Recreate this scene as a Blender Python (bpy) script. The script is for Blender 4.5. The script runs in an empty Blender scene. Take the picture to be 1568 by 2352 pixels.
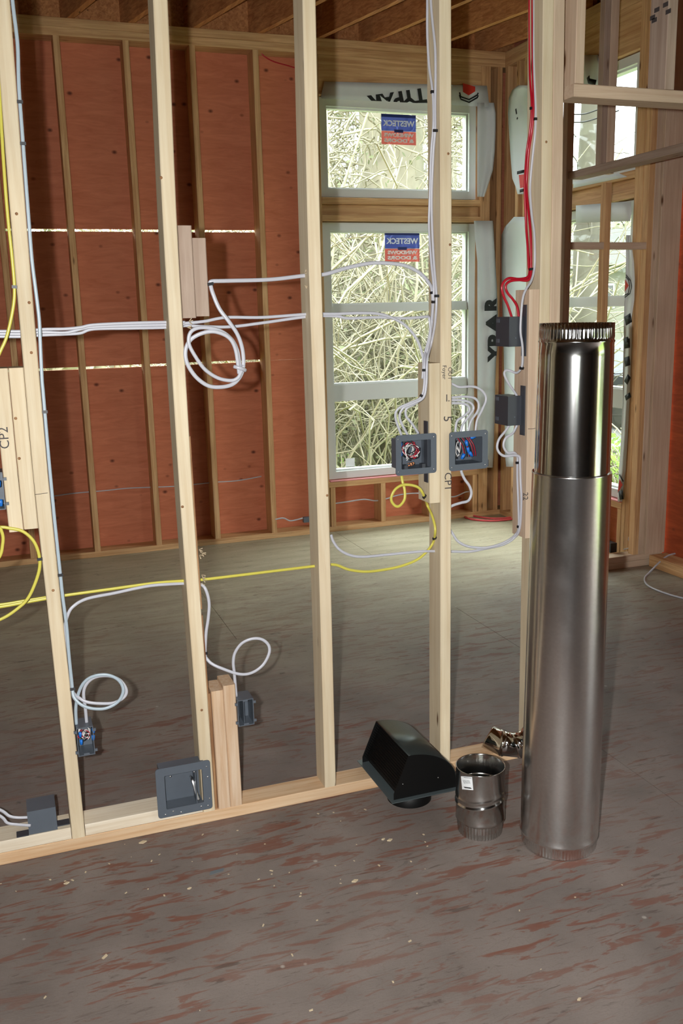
import bpy, math, random
from mathutils import Vector, Matrix
random.seed(7)
# ------------------------------------------------------------------ camera
CX, CY, FPX = 784.0, 1176.0, 2133.1
CAM = Vector((-0.0603, -2.6423, 1.5607))
FW = Vector((0.32963, 0.92017, -0.21126)).normalized()
RT = Vector((0.93940, -0.34198, -0.02380)); RT = (RT - FW * RT.dot(FW)).normalized()
UP = RT.cross(FW).normalized()
sc = bpy.context.scene
cam_data = bpy.data.cameras.new('camera')
cam = bpy.data.objects.new('camera', cam_data)
sc.collection.objects.link(cam)
cam_data.sensor_fit = 'VERTICAL'; cam_data.sensor_height = 24.0
cam_data.lens = FPX / 2352.0 * 24.0
cam_data.clip_start = 0.02; cam_data.clip_end = 400
m3 = Matrix((RT, UP, -FW)).transposed()
cam.matrix_world = Matrix.Translation(CAM) @ m3.to_4x4()
sc.camera = cam
# ------------------------------------------------------------------ colour management
sc.view_settings.view_transform = 'Standard'
sc.view_settings.look = 'None'
sc.view_settings.exposure = 0.0
sc.view_settings.gamma = 1.0
sc.view_settings.use_curve_mapping = False
# ------------------------------------------------------------------ overcast sky
world = bpy.data.worlds.new('sky'); sc.world = world; world.use_nodes = True
wn = world.node_tree
wn.nodes['Background'].inputs['Color'].default_value = (0.93, 0.98, 1.0, 1)
# CIE overcast: three times brighter overhead than at the horizon
SKY = 15.0
_tc = wn.nodes.new('ShaderNodeTexCoord'); _sp = wn.nodes.new('ShaderNodeSeparateXYZ'); _mx = wn.nodes.new('ShaderNodeMath'); _mx.operation = 'MAXIMUM'; _mx.inputs[1].default_value = 0.0
_ma = wn.nodes.new('ShaderNodeMath'); _ma.operation = 'MULTIPLY_ADD'; _ma.inputs[1].default_value = SKY * 2 / 3; _ma.inputs[2].default_value = SKY / 3
wn.links.new(_tc.outputs['Generated'], _sp.inputs[0]); wn.links.new(_sp.outputs['Z'], _mx.inputs[0]); wn.links.new(_mx.outputs[0], _ma.inputs[0])
wn.links.new(_ma.outputs[0], wn.nodes['Background'].inputs['Strength'])
# ------------------------------------------------------------------ camera flash, left of the lens
fl = bpy.data.lights.new('camera_flash', 'SPOT')
fl.spot_size = math.radians(124); fl.spot_blend = 1.0
fl.energy = 350.0
fl.shadow_soft_size = 0.014; fl.color = (1.0, 1.0, 0.98)
flo = bpy.data.objects.new('camera_flash', fl); sc.collection.objects.link(flo)
flo.location = (-0.155, -2.62, 1.58)
flo.rotation_euler = m3.to_euler()

def ray(px, py):
    return FW + RT * ((px - CX) / FPX) - UP * ((py - CY) / FPX)
def at(px, py, Y):
    d = ray(px, py); return CAM + d * ((Y - CAM.y) / d.y)
def atx(px, py, X):
    d = ray(px, py); return CAM + d * ((X - CAM.x) / d.x)
def atz(px, py, Z):
    d = ray(px, py); return CAM + d * ((Z - CAM.z) / d.z)

# ------------------------------------------------------------------ materials
def srgb(r, g, b):
    f = lambda c: (c / 255 / 12.92) if c / 255 <= 0.04045 else ((c / 255 + 0.055) / 1.055) ** 2.4
    return (f(r), f(g), f(b), 1)
def new_mat(name):
    m = bpy.data.materials.new(name); m.use_nodes = True
    nt = m.node_tree; return m, nt, nt.nodes, nt.links, nt.nodes['Principled BSDF']
def plain(name, col, rough=0.5, metal=0.0, spec=0.5, noise=0.0, nscale=40):
    m, nt, N, L, b = new_mat(name)
    b.inputs['Base Color'].default_value = col
    b.inputs['Roughness'].default_value = rough
    b.inputs['Metallic'].default_value = metal
    b.inputs['Specular IOR Level'].default_value = spec
    if noise:
        tc = N.new('ShaderNodeTexCoord'); nz = N.new('ShaderNodeTexNoise'); nz.inputs['Scale'].default_value = nscale
        nz.inputs['Detail'].default_value = 4
        mx = N.new('ShaderNodeMix'); mx.data_type = 'RGBA'
        mx.inputs['A'].default_value = tuple(c * (1 - noise) for c in col[:3]) + (1,)
        mx.inputs['B'].default_value = tuple(min(1, c * (1 + noise)) for c in col[:3]) + (1,)
        L.new(tc.outputs['Object'], nz.inputs['Vector']); L.new(nz.outputs['Fac'], mx.inputs['Factor'])
        L.new(mx.outputs['Result'], b.inputs['Base Color'])
    return m
def wood(name, light, dark, axis, knots=0.5, grain=1.0, knotcol=(0.12, 0.05, 0.02, 1), vary=0.12, rough=0.7, weather=None):
    """long-grain lumber: stretched noise along the axis, sparse knots"""
    m, nt, N, L, b = new_mat(name)
    tc = N.new('ShaderNodeTexCoord'); oi = N.new('ShaderNodeObjectInfo')
    sc_ = {'X': (1.6, 38, 38), 'Y': (38, 1.6, 38), 'Z': (38, 38, 1.6)}[axis]
    off = N.new('ShaderNodeVectorMath'); off.operation = 'MULTIPLY_ADD'
    L.new(oi.outputs['Random'], off.inputs[0]); off.inputs[1].default_value = (17, 23, 31)
    L.new(tc.outputs['Object'], off.inputs[2])
    mp = N.new('ShaderNodeMapping'); mp.inputs['Scale'].default_value = sc_
    L.new(off.outputs[0], mp.inputs['Vector'])
    n1 = N.new('ShaderNodeTexNoise'); n1.inputs['Scale'].default_value = 1.4 * grain; n1.inputs['Detail'].default_value = 6; n1.inputs['Roughness'].default_value = 0.65; n1.inputs['Distortion'].default_value = 0.6
    L.new(mp.outputs[0], n1.inputs['Vector'])
    r1 = N.new('ShaderNodeValToRGB'); r1.color_ramp.elements[0].position = 0.36; r1.color_ramp.elements[1].position = 0.66
    r1.color_ramp.elements[0].color = dark; r1.color_ramp.elements[1].color = light
    L.new(n1.outputs['Fac'], r1.inputs['Fac'])
    # broad tint
    n2 = N.new('ShaderNodeTexNoise'); n2.inputs['Scale'].default_value = 3.0; n2.inputs['Detail'].default_value = 2
    L.new(off.outputs[0], n2.inputs['Vector'])
    hsv = N.new('ShaderNodeHueSaturation')
    mr = N.new('ShaderNodeMapRange'); mr.inputs['From Min'].default_value = 0.3; mr.inputs['From Max'].default_value = 0.7
    mr.inputs['To Min'].default_value = 1 - vary; mr.inputs['To Max'].default_value = 1 + vary * 0.4
    L.new(n2.outputs['Fac'], mr.inputs['Value']); L.new(mr.outputs[0], hsv.inputs['Value'])
    L.new(r1.outputs['Color'], hsv.inputs['Color'])
    # knots
    ks = {'X': (2.6, 11, 11), 'Y': (11, 2.6, 11), 'Z': (11, 11, 2.6)}[axis]
    mk = N.new('ShaderNodeMapping'); mk.inputs['Scale'].default_value = ks; L.new(off.outputs[0], mk.inputs['Vector'])
    vo = N.new('ShaderNodeTexVoronoi'); vo.inputs['Scale'].default_value = 1.0; L.new(mk.outputs[0], vo.inputs['Vector'])
    rk = N.new('ShaderNodeValToRGB'); rk.color_ramp.elements[0].position = 0.05 * knots; rk.color_ramp.elements[0].color = (1, 1, 1, 1)
    rk.color_ramp.elements[1].position = 0.13 * knots + 0.01; rk.color_ramp.elements[1].color = (0, 0, 0, 1)
    L.new(vo.outputs['Distance'], rk.inputs['Fac'])
    mx = N.new('ShaderNodeMix'); mx.data_type = 'RGBA'; mx.inputs['B'].default_value = knotcol
    L.new(hsv.outputs[0], mx.inputs['A']); L.new(rk.outputs['Color'], mx.inputs['Factor'])
    L.new(mx.outputs['Result'], b.inputs['Base Color'])
    b.inputs['Roughness'].default_value = rough; b.inputs['Specular IOR Level'].default_value = 0.25
    bp = N.new('ShaderNodeBump'); bp.inputs['Strength'].default_value = 0.15; bp.inputs['Distance'].default_value = 0.002
    L.new(n1.outputs['Fac'], bp.inputs['Height']); L.new(bp.outputs[0], b.inputs['Normal'])
    return m
PL, PD = srgb(219, 204, 176), srgb(206, 186, 154)
M = {}
for ax in 'XYZ':
    M['pine' + ax] = wood('pine_' + ax, PL, PD, ax, 0.55)
    M['back' + ax] = wood('fir_' + ax, srgb(222, 182, 134), srgb(188, 142, 96), ax, 0.6)
    M['pink' + ax] = wood('pink_fir_' + ax, srgb(212, 190, 166), srgb(194, 166, 142), ax, 0.7)
    M['grey' + ax] = wood('weathered_' + ax, srgb(178, 158, 142), srgb(158, 136, 120), ax, 0.7)
M['plateX'] = wood('orange_pine_X', srgb(222, 194, 160), srgb(202, 162, 122), 'X', 0.9, knotcol=(0.35, 0.12, 0.04, 1))
M['white_pine'] = wood('white_pine_X', srgb(228, 216, 196), srgb(212, 194, 168), 'X', 0.7)
M['scabZ'] = wood('ridged_pine', srgb(216, 192, 166), srgb(198, 162, 128), 'Z', 0.5, grain=1.2)
M['joist'] = wood('joist_lumber', srgb(212, 150, 96), srgb(168, 108, 66), 'Y', 0.5)
M['subfloor'] = wood('subfloor_dark', srgb(112, 72, 50), srgb(98, 60, 42), 'X', 0.2)
M['bark'] = wood('bark_wane', srgb(176, 136, 98), srgb(116, 78, 52), 'Z', 0.2, grain=2.0)

def plywood(name, light, dark, knots=0.35, axis='X', knotcol=(0.15, 0.045, 0.025, 1)):
    m, nt, N, L, b = new_mat(name)
    tc = N.new('ShaderNodeTexCoord'); oi = N.new('ShaderNodeObjectInfo')
    off = N.new('ShaderNodeVectorMath'); off.operation = 'MULTIPLY_ADD'
    L.new(oi.outputs['Random'], off.inputs[0]); off.inputs[1].default_value = (7, 13, 5); L.new(tc.outputs['Object'], off.inputs[2])
    mp = N.new('ShaderNodeMapping'); mp.inputs['Scale'].default_value = (2.2, 2.2, 13)
    L.new(off.outputs[0], mp.inputs['Vector'])
    n1 = N.new('ShaderNodeTexNoise'); n1.inputs['Scale'].default_value = 2.2; n1.inputs['Detail'].default_value = 8; n1.inputs['Roughness'].default_value = 0.62; n1.inputs['Distortion'].default_value = 0.9
    L.new(mp.outputs[0], n1.inputs['Vector'])
    r1 = N.new('ShaderNodeValToRGB'); r1.color_ramp.elements[0].position = 0.3; r1.color_ramp.elements[1].position = 0.72
    r1.color_ramp.elements[0].color = dark; r1.color_ramp.elements[1].color = light
    L.new(n1.outputs['Fac'], r1.inputs['Fac'])
    mk = N.new('ShaderNodeMapping'); mk.inputs['Scale'].default_value = (6.5, 6.5, 9); L.new(off.outputs[0], mk.inputs['Vector'])
    vo = N.new('ShaderNodeTexVoronoi'); vo.inputs['Scale'].default_value = 1.0; L.new(mk.outputs[0], vo.inputs['Vector'])
    rk = N.new('ShaderNodeValToRGB'); rk.color_ramp.elements[0].position = 0.06 * knots * 2; rk.color_ramp.elements[0].color = (1, 1, 1, 1)
    rk.color_ramp.elements[1].position = 0.2 * knots * 2; rk.color_ramp.elements[1].color = (0, 0, 0, 1)
    L.new(vo.outputs['Distance'], rk.inputs['Fac'])
    mx = N.new('ShaderNodeMix'); mx.data_type = 'RGBA'; mx.inputs['B'].default_value = knotcol
    L.new(r1.outputs[0], mx.inputs['A']); L.new(rk.outputs['Color'], mx.inputs['Factor'])
    L.new(mx.outputs['Result'], b.inputs['Base Color'])
    b.inputs['Roughness'].default_value = 0.75; b.inputs['Specular IOR Level'].default_value = 0.2
    return m
M['ply_red'] = plywood('red_fir_plywood', (0.655, 0.235, 0.128, 1), (0.50, 0.158, 0.08, 1))
M['ply_dimmed'] = plywood('dimmed_plywood', (0.26, 0.16, 0.10, 1), (0.18, 0.10, 0.06, 1))  # colour darkened so the unseen walls bounce less flash
M['ply_deep'] = plywood('deep_red_plywood', (0.46, 0.10, 0.035, 1), (0.28, 0.055, 0.02, 1))

def floor_mat(name, tint, red):
    m, nt, N, L, b = new_mat(name)
    tc = N.new('ShaderNodeTexCoord')
    def noise(scale, maps, detail=4, dist=0.0, rough=0.55):
        mp = N.new('ShaderNodeMapping'); mp.inputs['Scale'].default_value = maps; mp.inputs['Rotation'].default_value = (0, 0, 0.0)
        L.new(tc.outputs['Object'], mp.inputs['Vector'])
        n = N.new('ShaderNodeTexNoise'); n.inputs['Scale'].default_value = scale; n.inputs['Detail'].default_value = detail
        n.inputs['Distortion'].default_value = dist; n.inputs['Roughness'].default_value = rough
        L.new(mp.outputs[0], n.inputs['Vector']); return n.outputs['Fac']
    def ramp(v, stops):
        r = N.new('ShaderNodeValToRGB'); e = r.color_ramp.elements
        e[0].position, e[0].color = stops[0]; e[1].position, e[1].color = stops[-1]
        for p, c in stops[1:-1]:
            k = e.new(p); k.color = c
        L.new(v, r.inputs['Fac']); return r.outputs['Color']
    def mix(a, bb, f):
        x = N.new('ShaderNodeMix'); x.data_type = 'RGBA'
        for nm, v in (('A', a), ('B', bb)):
            if isinstance(v, tuple): x.inputs[nm].default_value = v
            else: L.new(v, x.inputs[nm])
        if isinstance(f, float): x.inputs['Factor'].default_value = f
        else: L.new(f, x.inputs['Factor'])
        return x.outputs['Result']
    g = lambda v: (v, v, v, 1)
    base = ramp(noise(3.5, (1, 1, 1), 6, 0.3), [(0.3, tuple(0.80 * c for c in tint) + (1,)), (0.7, tuple(1.2 * c for c in tint) + (1,))])
    # paler plywood toward the windows, daylight painted into its colour
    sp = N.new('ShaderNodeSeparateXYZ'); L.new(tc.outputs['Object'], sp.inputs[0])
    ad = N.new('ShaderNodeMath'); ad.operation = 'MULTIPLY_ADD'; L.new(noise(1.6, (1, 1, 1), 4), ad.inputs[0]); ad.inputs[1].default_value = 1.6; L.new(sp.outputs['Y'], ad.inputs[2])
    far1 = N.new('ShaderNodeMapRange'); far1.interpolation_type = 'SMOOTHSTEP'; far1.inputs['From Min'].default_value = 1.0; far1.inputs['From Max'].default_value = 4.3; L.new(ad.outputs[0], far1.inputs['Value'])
    daylit = ramp(noise(2.5, (1, 5, 1), 5, 0.5), [(0.3, (0.40, 0.35, 0.23, 1)), (0.7, (0.54, 0.49, 0.345, 1))])
    base = mix(base, daylit, far1.outputs[0])
    # thin grain loops
    mp = N.new('ShaderNodeMapping'); mp.inputs['Scale'].default_value = (1.0, 3.6, 1)
    L.new(tc.outputs['Object'], mp.inputs['Vector'])
    wv = N.new('ShaderNodeTexNoise'); wv.inputs['Scale'].default_value = 2.1; wv.inputs['Detail'].default_value = 2.5; wv.inputs['Distortion'].default_value = 0.5
    L.new(mp.outputs[0], wv.inputs['Vector'])
    mu = N.new('ShaderNodeMath'); mu.operation = 'MULTIPLY'; mu.inputs[1].default_value = 26.0; L.new(wv.outputs['Fac'], mu.inputs[0])
    fr = N.new('ShaderNodeMath'); fr.operation = 'PINGPONG'; fr.inputs[1].default_value = 0.5; L.new(mu.outputs[0], fr.inputs[0])
    lines = ramp(fr.outputs[0], [(0.30, g(0)), (0.5, g(1))])
    nf = noise(1.0, (6.5, 34.0, 1), 4.5, 0.9, 0.62)
    patch = ramp(noise(1.1, (1, 1.3, 1), 2), [(0.36, g(0.25)), (0.60, g(1))])
    streak = ramp(nf, [(0.530, g(0)), (0.575, g(0.8)), (0.66, g(1))])
    s2 = N.new('ShaderNodeMath'); s2.operation = 'MULTIPLY'; L.new(streak, s2.inputs[0]); L.new(patch, s2.inputs[1])
    s3 = N.new('ShaderNodeMath'); s3.operation = 'MULTIPLY'; L.new(s2.outputs[0], s3.inputs[0]); s3.inputs[1].default_value = red
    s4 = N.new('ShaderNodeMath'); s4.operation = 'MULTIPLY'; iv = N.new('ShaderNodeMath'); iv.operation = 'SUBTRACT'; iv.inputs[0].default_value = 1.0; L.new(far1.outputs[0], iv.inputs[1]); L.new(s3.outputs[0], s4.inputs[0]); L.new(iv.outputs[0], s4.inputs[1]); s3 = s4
    c = mix(base, (0.172, 0.060, 0.036, 1), s3.outputs[0])
    edge = ramp(noise(1.0, (7.0, 44.0, 1), 5, 1.6, 0.65), [(0.60, g(0)), (0.68, g(0.6))])
    c = mix(c, (0.075, 0.050, 0.040, 1), edge)
    # fine dark lines
    fine = ramp(fr.outputs[0], [(0.0, g(0.22)), (0.06, g(0))])
    c = mix(c, (0.13, 0.09, 0.07, 1), fine)
    # pale drywall dust / drops
    vo = N.new('ShaderNodeTexVoronoi'); vo.inputs['Scale'].default_value = 6.5; L.new(tc.outputs['Object'], vo.inputs['Vector'])
    dr = ramp(vo.outputs['Distance'], [(0.025, g(0.55)), (0.05, g(0))])
    c = mix(c, (0.5, 0.46, 0.4, 1), dr)
    # dark scuffs
    sc2 = ramp(noise(4.0, (1.2, 2.2, 1), 7, 1.2, 0.7), [(0.655, g(0)), (0.74, g(0.7))])
    c = mix(c, (0.06, 0.055, 0.05, 1), sc2)
    # grit
    gr = ramp(noise(240, (1, 1, 1), 2), [(0.25, g(0.35)), (0.45, g(0))])
    c = mix(c, (0.12, 0.09, 0.08, 1), gr)
    L.new(c, b.inputs['Base Color'])
    b.inputs['Roughness'].default_value = 0.62; b.inputs['Specular IOR Level'].default_value = 0.3
    bp = N.new('ShaderNodeBump'); bp.inputs['Strength'].default_value = 0.25; bp.inputs['Distance'].default_value = 0.002
    L.new(noise(60, (1, 4, 1), 5), bp.inputs['Height']); L.new(bp.outputs[0], b.inputs['Normal'])
    return m
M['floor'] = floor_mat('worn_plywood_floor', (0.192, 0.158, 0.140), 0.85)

def galvanised(name, col, r0, r1, spangle=0.04, aniso=0.0, scale=160):
    m, nt, N, L, b = new_mat(name)
    tc = N.new('ShaderNodeTexCoord')
    vo = N.new('ShaderNodeTexVoronoi'); vo.inputs['Scale'].default_value = scale; L.new(tc.outputs['Object'], vo.inputs['Vector'])
    nz = N.new('ShaderNodeTexNoise'); nz.inputs['Scale'].default_value = 7; nz.inputs['Detail'].default_value = 3; nz.inputs['Roughness'].default_value = 0.5
    L.new(tc.outputs['Object'], nz.inputs['Vector'])
    mr = N.new('ShaderNodeMapRange'); mr.interpolation_type = 'SMOOTHSTEP'; mr.inputs['From Min'].default_value = 0.52; mr.inputs['From Max'].default_value = 0.8
    mr.inputs['To Min'].default_value = r0; mr.inputs['To Max'].default_value = r1
    L.new(nz.outputs['Fac'], mr.inputs['Value']); L.new(mr.outputs[0], b.inputs['Roughness'])
    mx = N.new('ShaderNodeMix'); mx.data_type = 'RGBA'
    mx.inputs['A'].default_value = tuple(c * (1 - spangle) for c in col[:3]) + (1,); mx.inputs['B'].default_value = tuple(min(1, c * (1 + spangle)) for c in col[:3]) + (1,)
    sep = N.new('ShaderNodeSeparateColor'); L.new(vo.outputs['Color'], sep.inputs[0]); L.new(sep.outputs[0], mx.inputs['Factor'])
    L.new(mx.outputs['Result'], b.inputs['Base Color'])
    b.inputs['Metallic'].default_value = 1.0
    if aniso:
        tg = N.new('ShaderNodeTangent'); tg.direction_type = 'RADIAL'; tg.axis = 'Z'; L.new(tg.outputs[0], b.inputs['Tangent'])
        b.inputs['Anisotropic'].default_value = aniso
    return m
M['galv_bright'] = galvanised('bright_galvanised_steel', (0.62, 0.62, 0.61, 1), 0.13, 0.17, 0.04)
M['galv_dull'] = galvanised('dull_galvanised_steel', (0.70, 0.69, 0.68, 1), 0.20, 0.27, 0.04)
M['galv_duct'] = galvanised('duct_steel', (0.56, 0.555, 0.54, 1), 0.17, 0.23)
M['galv_shiny'] = galvanised('shiny_elbow_steel', (0.68, 0.67, 0.66, 1), 0.08, 0.14, 0.02)
M['steel'] = plain('zinc_steel', (0.7, 0.7, 0.7, 1), 0.3, 1.0)
M['cable_white'] = plain('white_cable_jacket', srgb(188, 188, 196), 0.35)
M['cable_blue'] = plain('pale_blue_cable_jacket', srgb(168, 182, 192), 0.35)
M['cable_yellow'] = plain('yellow_cable_jacket', srgb(204, 194, 84), 0.35)
M['cable_red'] = plain('red_cable_jacket', srgb(170, 18, 38), 0.28)
M['cable_red_dusty'] = plain('pink_red_hose', srgb(226, 92, 96), 0.5)
M['pvc'] = plain('grey_pvc_box', srgb(86, 93, 102), 0.42, noise=0.06, nscale=60)
M['pvc_dark'] = plain('dark_grey_pvc', srgb(60, 63, 70), 0.45, noise=0.05, nscale=60)
M['staple'] = plain('black_staple', srgb(28, 28, 32), 0.45)
M['wire_black'] = plain('black_wire', (0.012, 0.012, 0.014, 1), 0.35)
M['wire_red'] = plain('red_wire', srgb(170, 24, 48), 0.35)
M['wire_blue'] = plain('blue_wire_nut', srgb(30, 110, 200), 0.35)
M['wire_white'] = plain('white_wire', srgb(225, 222, 220), 0.35)
M['copper'] = plain('copper_wire', (0.85, 0.4, 0.2, 1), 0.3, 1.0)
M['vinyl'] = plain('white_vinyl', srgb(214, 216, 214), 0.4)
M['wrap'] = plain('grey_white_house_wrap', srgb(216, 222, 222), 0.55, noise=0.05, nscale=8)
M['ink'] = plain('black_print', (0.012, 0.014, 0.014, 1), 0.6)
M['pencil'] = plain('pencil_mark', (0.06, 0.05, 0.05, 1), 0.7)
M['red_print'] = plain('red_print', srgb(196, 44, 24), 0.6)
M['sticker_blue'] = plain('blue_print', srgb(44, 72, 158), 0.5)
M['sticker_navy'] = plain('navy_print', srgb(24, 40, 110), 0.5)
M['sticker_red'] = plain('coral_print', srgb(232, 96, 88), 0.5)
M['paper'] = plain('white_paper', srgb(236, 238, 240), 0.5)
M['hood_black'] = plain('black_powder_coat', (0.004, 0.004, 0.004, 1), 0.5, 0.0, 0.25)
M['hood_top'] = plain('black_satin_sheet', (0.05, 0.062, 0.06, 1), 0.36, 0.6, 0.7)
M['flange_grey'] = plain('grey_steel_flange', (0.16, 0.2, 0.21, 1), 0.42, 0.6)
M['gasket'] = plain('pink_foam_gasket', srgb(226, 150, 150), 0.7)
M['chip'] = plain('wood_chips', srgb(196, 178, 148), 0.8)
M['tape'] = plain('grey_tape', srgb(96, 104, 110), 0.5)
def backlit(name, col, tcol):
    m, nt, N, L, b = new_mat(name)
    b.inputs['Base Color'].default_value = col; b.inputs['Roughness'].default_value = 0.6
    t_ = N.new('ShaderNodeBsdfTransparent'); t_.inputs['Color'].default_value = tcol; mx = N.new('ShaderNodeMixShader'); mx.inputs['Fac'].default_value = 0.72
    L.new(b.outputs[0], mx.inputs[1]); L.new(t_.outputs[0], mx.inputs[2]); L.new(mx.outputs[0], N['Material Output'].inputs['Surface']); return m
M['sticker_blue'] = backlit('blue_film', srgb(70, 96, 180), (0.5, 0.56, 0.95, 1)); M['sticker_red'] = backlit('coral_film', srgb(236, 130, 124), (1.0, 0.62, 0.6, 1))
M['sticker_base'] = backlit('clear_film', srgb(232, 234, 236), (0.9, 0.9, 0.9, 1))
m, nt, N, L, b = new_mat('window_glass')
N.remove(b)
o = N['Material Output']; tr = N.new('ShaderNodeBsdfTransparent'); gl = N.new('ShaderNodeBsdfGlossy'); gl.inputs['Roughness'].default_value = 0.02
tr.inputs['Color'].default_value = (0.94, 0.97, 0.955, 1)
fz = N.new('ShaderNodeMath'); fz.operation = 'MULTIPLY'; lw = N.new('ShaderNodeLayerWeight'); lw.inputs['Blend'].default_value = 0.25; L.new(lw.outputs['Facing'], fz.inputs[0]); fz.inputs[1].default_value = 0.22; mxs = N.new('ShaderNodeMixShader')
L.new(fz.outputs[0], mxs.inputs['Fac']); L.new(tr.outputs[0], mxs.inputs[1]); L.new(gl.outputs[0], mxs.inputs[2]); L.new(mxs.outputs[0], o.inputs['Surface'])
M['glass'] = m
M['grass'] = plain('lawn', srgb(98, 120, 44), 0.9, noise=0.25, nscale=3)
M['road'] = plain('asphalt', srgb(96, 96, 95), 0.9, noise=0.06, nscale=5)
M['kerb'] = plain('pale_concrete', srgb(130, 130, 126), 0.9)
M['trunk'] = plain('ivy_trunk', srgb(150, 144, 126), 0.9, noise=0.3, nscale=9)
M['twig'] = plain('dry_vines', srgb(156, 151, 130), 0.9, noise=0.25, nscale=2)
M['twig_dark'] = plain('dark_twigs', srgb(92, 88, 76), 0.9)
M['leaf'] = plain('ivy_leaves', srgb(124, 130, 96), 0.8, noise=0.3, nscale=3)
M['hedge'] = plain('bramble_mass', srgb(146, 143, 120), 0.9, noise=0.55, nscale=11)
M['leaf_bright'] = plain('bright_leaves', srgb(104, 132, 44), 0.8, noise=0.25, nscale=3)
M['siding'] = plain('cream_siding', srgb(112, 110, 98), 0.8)
M['roof'] = plain('grey_shingle', srgb(66, 66, 60), 0.9, noise=0.15, nscale=6)
M['dark_pane'] = plain('far_window', srgb(30, 34, 38), 0.2)
M['car'] = plain('grey_car_paint', srgb(48, 50, 56), 0.3)
M['rubber'] = plain('tyre', srgb(34, 34, 36), 0.8)

# ------------------------------------------------------------------ mesh builder
class MB:
    def __init__(s): s.v = []; s.f = []; s.sm = []
    def add(s, vs, fs, smooth=False):
        o = len(s.v); s.v += [tuple(v) for v in vs]; s.f += [tuple(i + o for i in f) for f in fs]; s.sm += [smooth] * len(fs); return s
    def box(s, x0, x1, y0, y1, z0, z1):
        v = [(x, y, z) for x in (x0, x1) for y in (y0, y1) for z in (z0, z1)]
        return s.add(v, [(0, 1, 3, 2), (4, 6, 7, 5), (0, 4, 5, 1), (2, 3, 7, 6), (0, 2, 6, 4), (1, 5, 7, 3)])
    def sweep(s, secs, closed_ends=True, smooth=False, loop=False):
        n = len(secs[0]); v = [p for sec in secs for p in sec]; f = []
        K = len(secs)
        for k in range(K if loop else K - 1):
            k2 = (k + 1) % K
            for i in range(n):
                j = (i + 1) % n
                f.append((k * n + i, k * n + j, k2 * n + j, k2 * n + i))
        if closed_ends and not loop:
            f.append(tuple(reversed(range(n)))); f.append(tuple(range((K - 1) * n, K * n)))
        return s.add(v, f, smooth)
    def bar(s, axis, a0, a1, u0, u1, w0, w1, c=0.0025, offs=None, n=2):
        """chamfered lumber along axis; u,w = the other two axes in order; offs(a)->(du,dw)"""
        secs = []
        for k in range(n):
            a = a0 + (a1 - a0) * k / (n - 1); du, dw = offs(a) if offs else (0, 0)
            pts = [(u0 + c, w0), (u1 - c, w0), (u1, w0 + c), (u1, w1 - c), (u1 - c, w1), (u0 + c, w1), (u0, w1 - c), (u0, w0 + c)]
            sec = []
            for (u, w) in pts:
                u += du; w += dw
                sec.append({'Z': (u, w, a), 'X': (a, u, w), 'Y': (u, a, w)}[axis])
            secs.append(sec)
        return s.sweep(secs)
    def tube(s, pts, r, seg=8, wide=None, view=Vector((0, -1, 0)), caps=True):
        """round or flat (wide = full width across the view) tube along points"""
        secs = []; n = len(pts)
        for i, p in enumerate(pts):
            t = (pts[min(i + 1, n - 1)] - pts[max(i - 1, 0)])
            if t.length < 1e-9: t = Vector((0, 0, 1))
            t.normalize()
            a = t.cross(view)
            if a.length < 0.05: a = t.cross(Vector((0.3, 0, 1)))
            a.normalize(); b_ = t.cross(a).normalized()
            ra = wide / 2 if wide else r
            secs.append([p + a * (ra * math.cos(2 * math.pi * k / seg)) + b_ * (r * math.sin(2 * math.pi * k / seg)) for k in range(seg)])
        return s.sweep(secs, caps, True)
    def lathe(s, c, axis, prof, seg=48, caps=False, rfun=None):
        """prof: list of (radius, distance along axis)"""
        axis = Vector(axis).normalized(); a = axis.orthogonal().normalized(); b_ = axis.cross(a); c = Vector(c)
        secs = []
        for (r, h) in prof:
            secs.append([c + axis * h + (a * math.cos(2 * math.pi * k / seg) + b_ * math.sin(2 * math.pi * k / seg)) * (r * (rfun(k, h) if rfun else 1)) for k in range(seg)])
        return s.sweep(secs, caps, True)
    def build(s, name, mat, parent=None, label=None, kind=None):
        me = bpy.data.meshes.new(name); org = Vector((0, 0, 0)); top = parent
        while top is not None:
            org = org + Vector(top.location); top = top.parent
        me.from_pydata([tuple(Vector(v) - org) for v in s.v], [], s.f)
        me.polygons.foreach_set('use_smooth', s.sm); me.materials.append(M[mat] if isinstance(mat, str) else mat); me.update()
        import bmesh
        bm = bmesh.new(); bm.from_mesh(me); bmesh.ops.recalc_face_normals(bm, faces=bm.faces); bm.to_mesh(me); bm.free()
        o = bpy.data.objects.new(name, me); sc.collection.objects.link(o)
        if parent is not None: o.parent = parent
        if label: o['label'] = label
        if kind: o['kind'] = kind
        return o
def thing(name, label, cat, loc, group=None):
    o = bpy.data.objects.new(name, None); sc.collection.objects.link(o); o.location = loc; o.empty_display_size = 0.05
    o['label'] = label; o['category'] = cat
    if group: o['group'] = group
    return o
def tag(o, label, cat, group=None):
    o['label'] = label; o['category'] = cat
    if group: o['group'] = group
    return o
def struct(name, loc=(0, 0, 0), label=None):
    o = bpy.data.objects.new(name, None); sc.collection.objects.link(o); o.location = loc; o['kind'] = 'structure'; o.empty_display_size = 0.1
    if label: o['label'] = label
    return o
def spline(P, sub=7):
    P = [Vector(p) for p in P]; out = []
    n = len(P)
    for i in range(n - 1):
        p0, p1, p2, p3 = P[max(i - 1, 0)], P[i], P[i + 1], P[min(i + 2, n - 1)]
        for k in range(sub):
            t = k / sub
            out.append(0.5 * ((2 * p1) + (-p0 + p2) * t + (2 * p0 - 5 * p1 + 4 * p2 - p3) * t * t + (-p0 + 3 * p1 - 3 * p2 + p3) * t ** 3))
    out.append(P[-1]); return out
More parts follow.
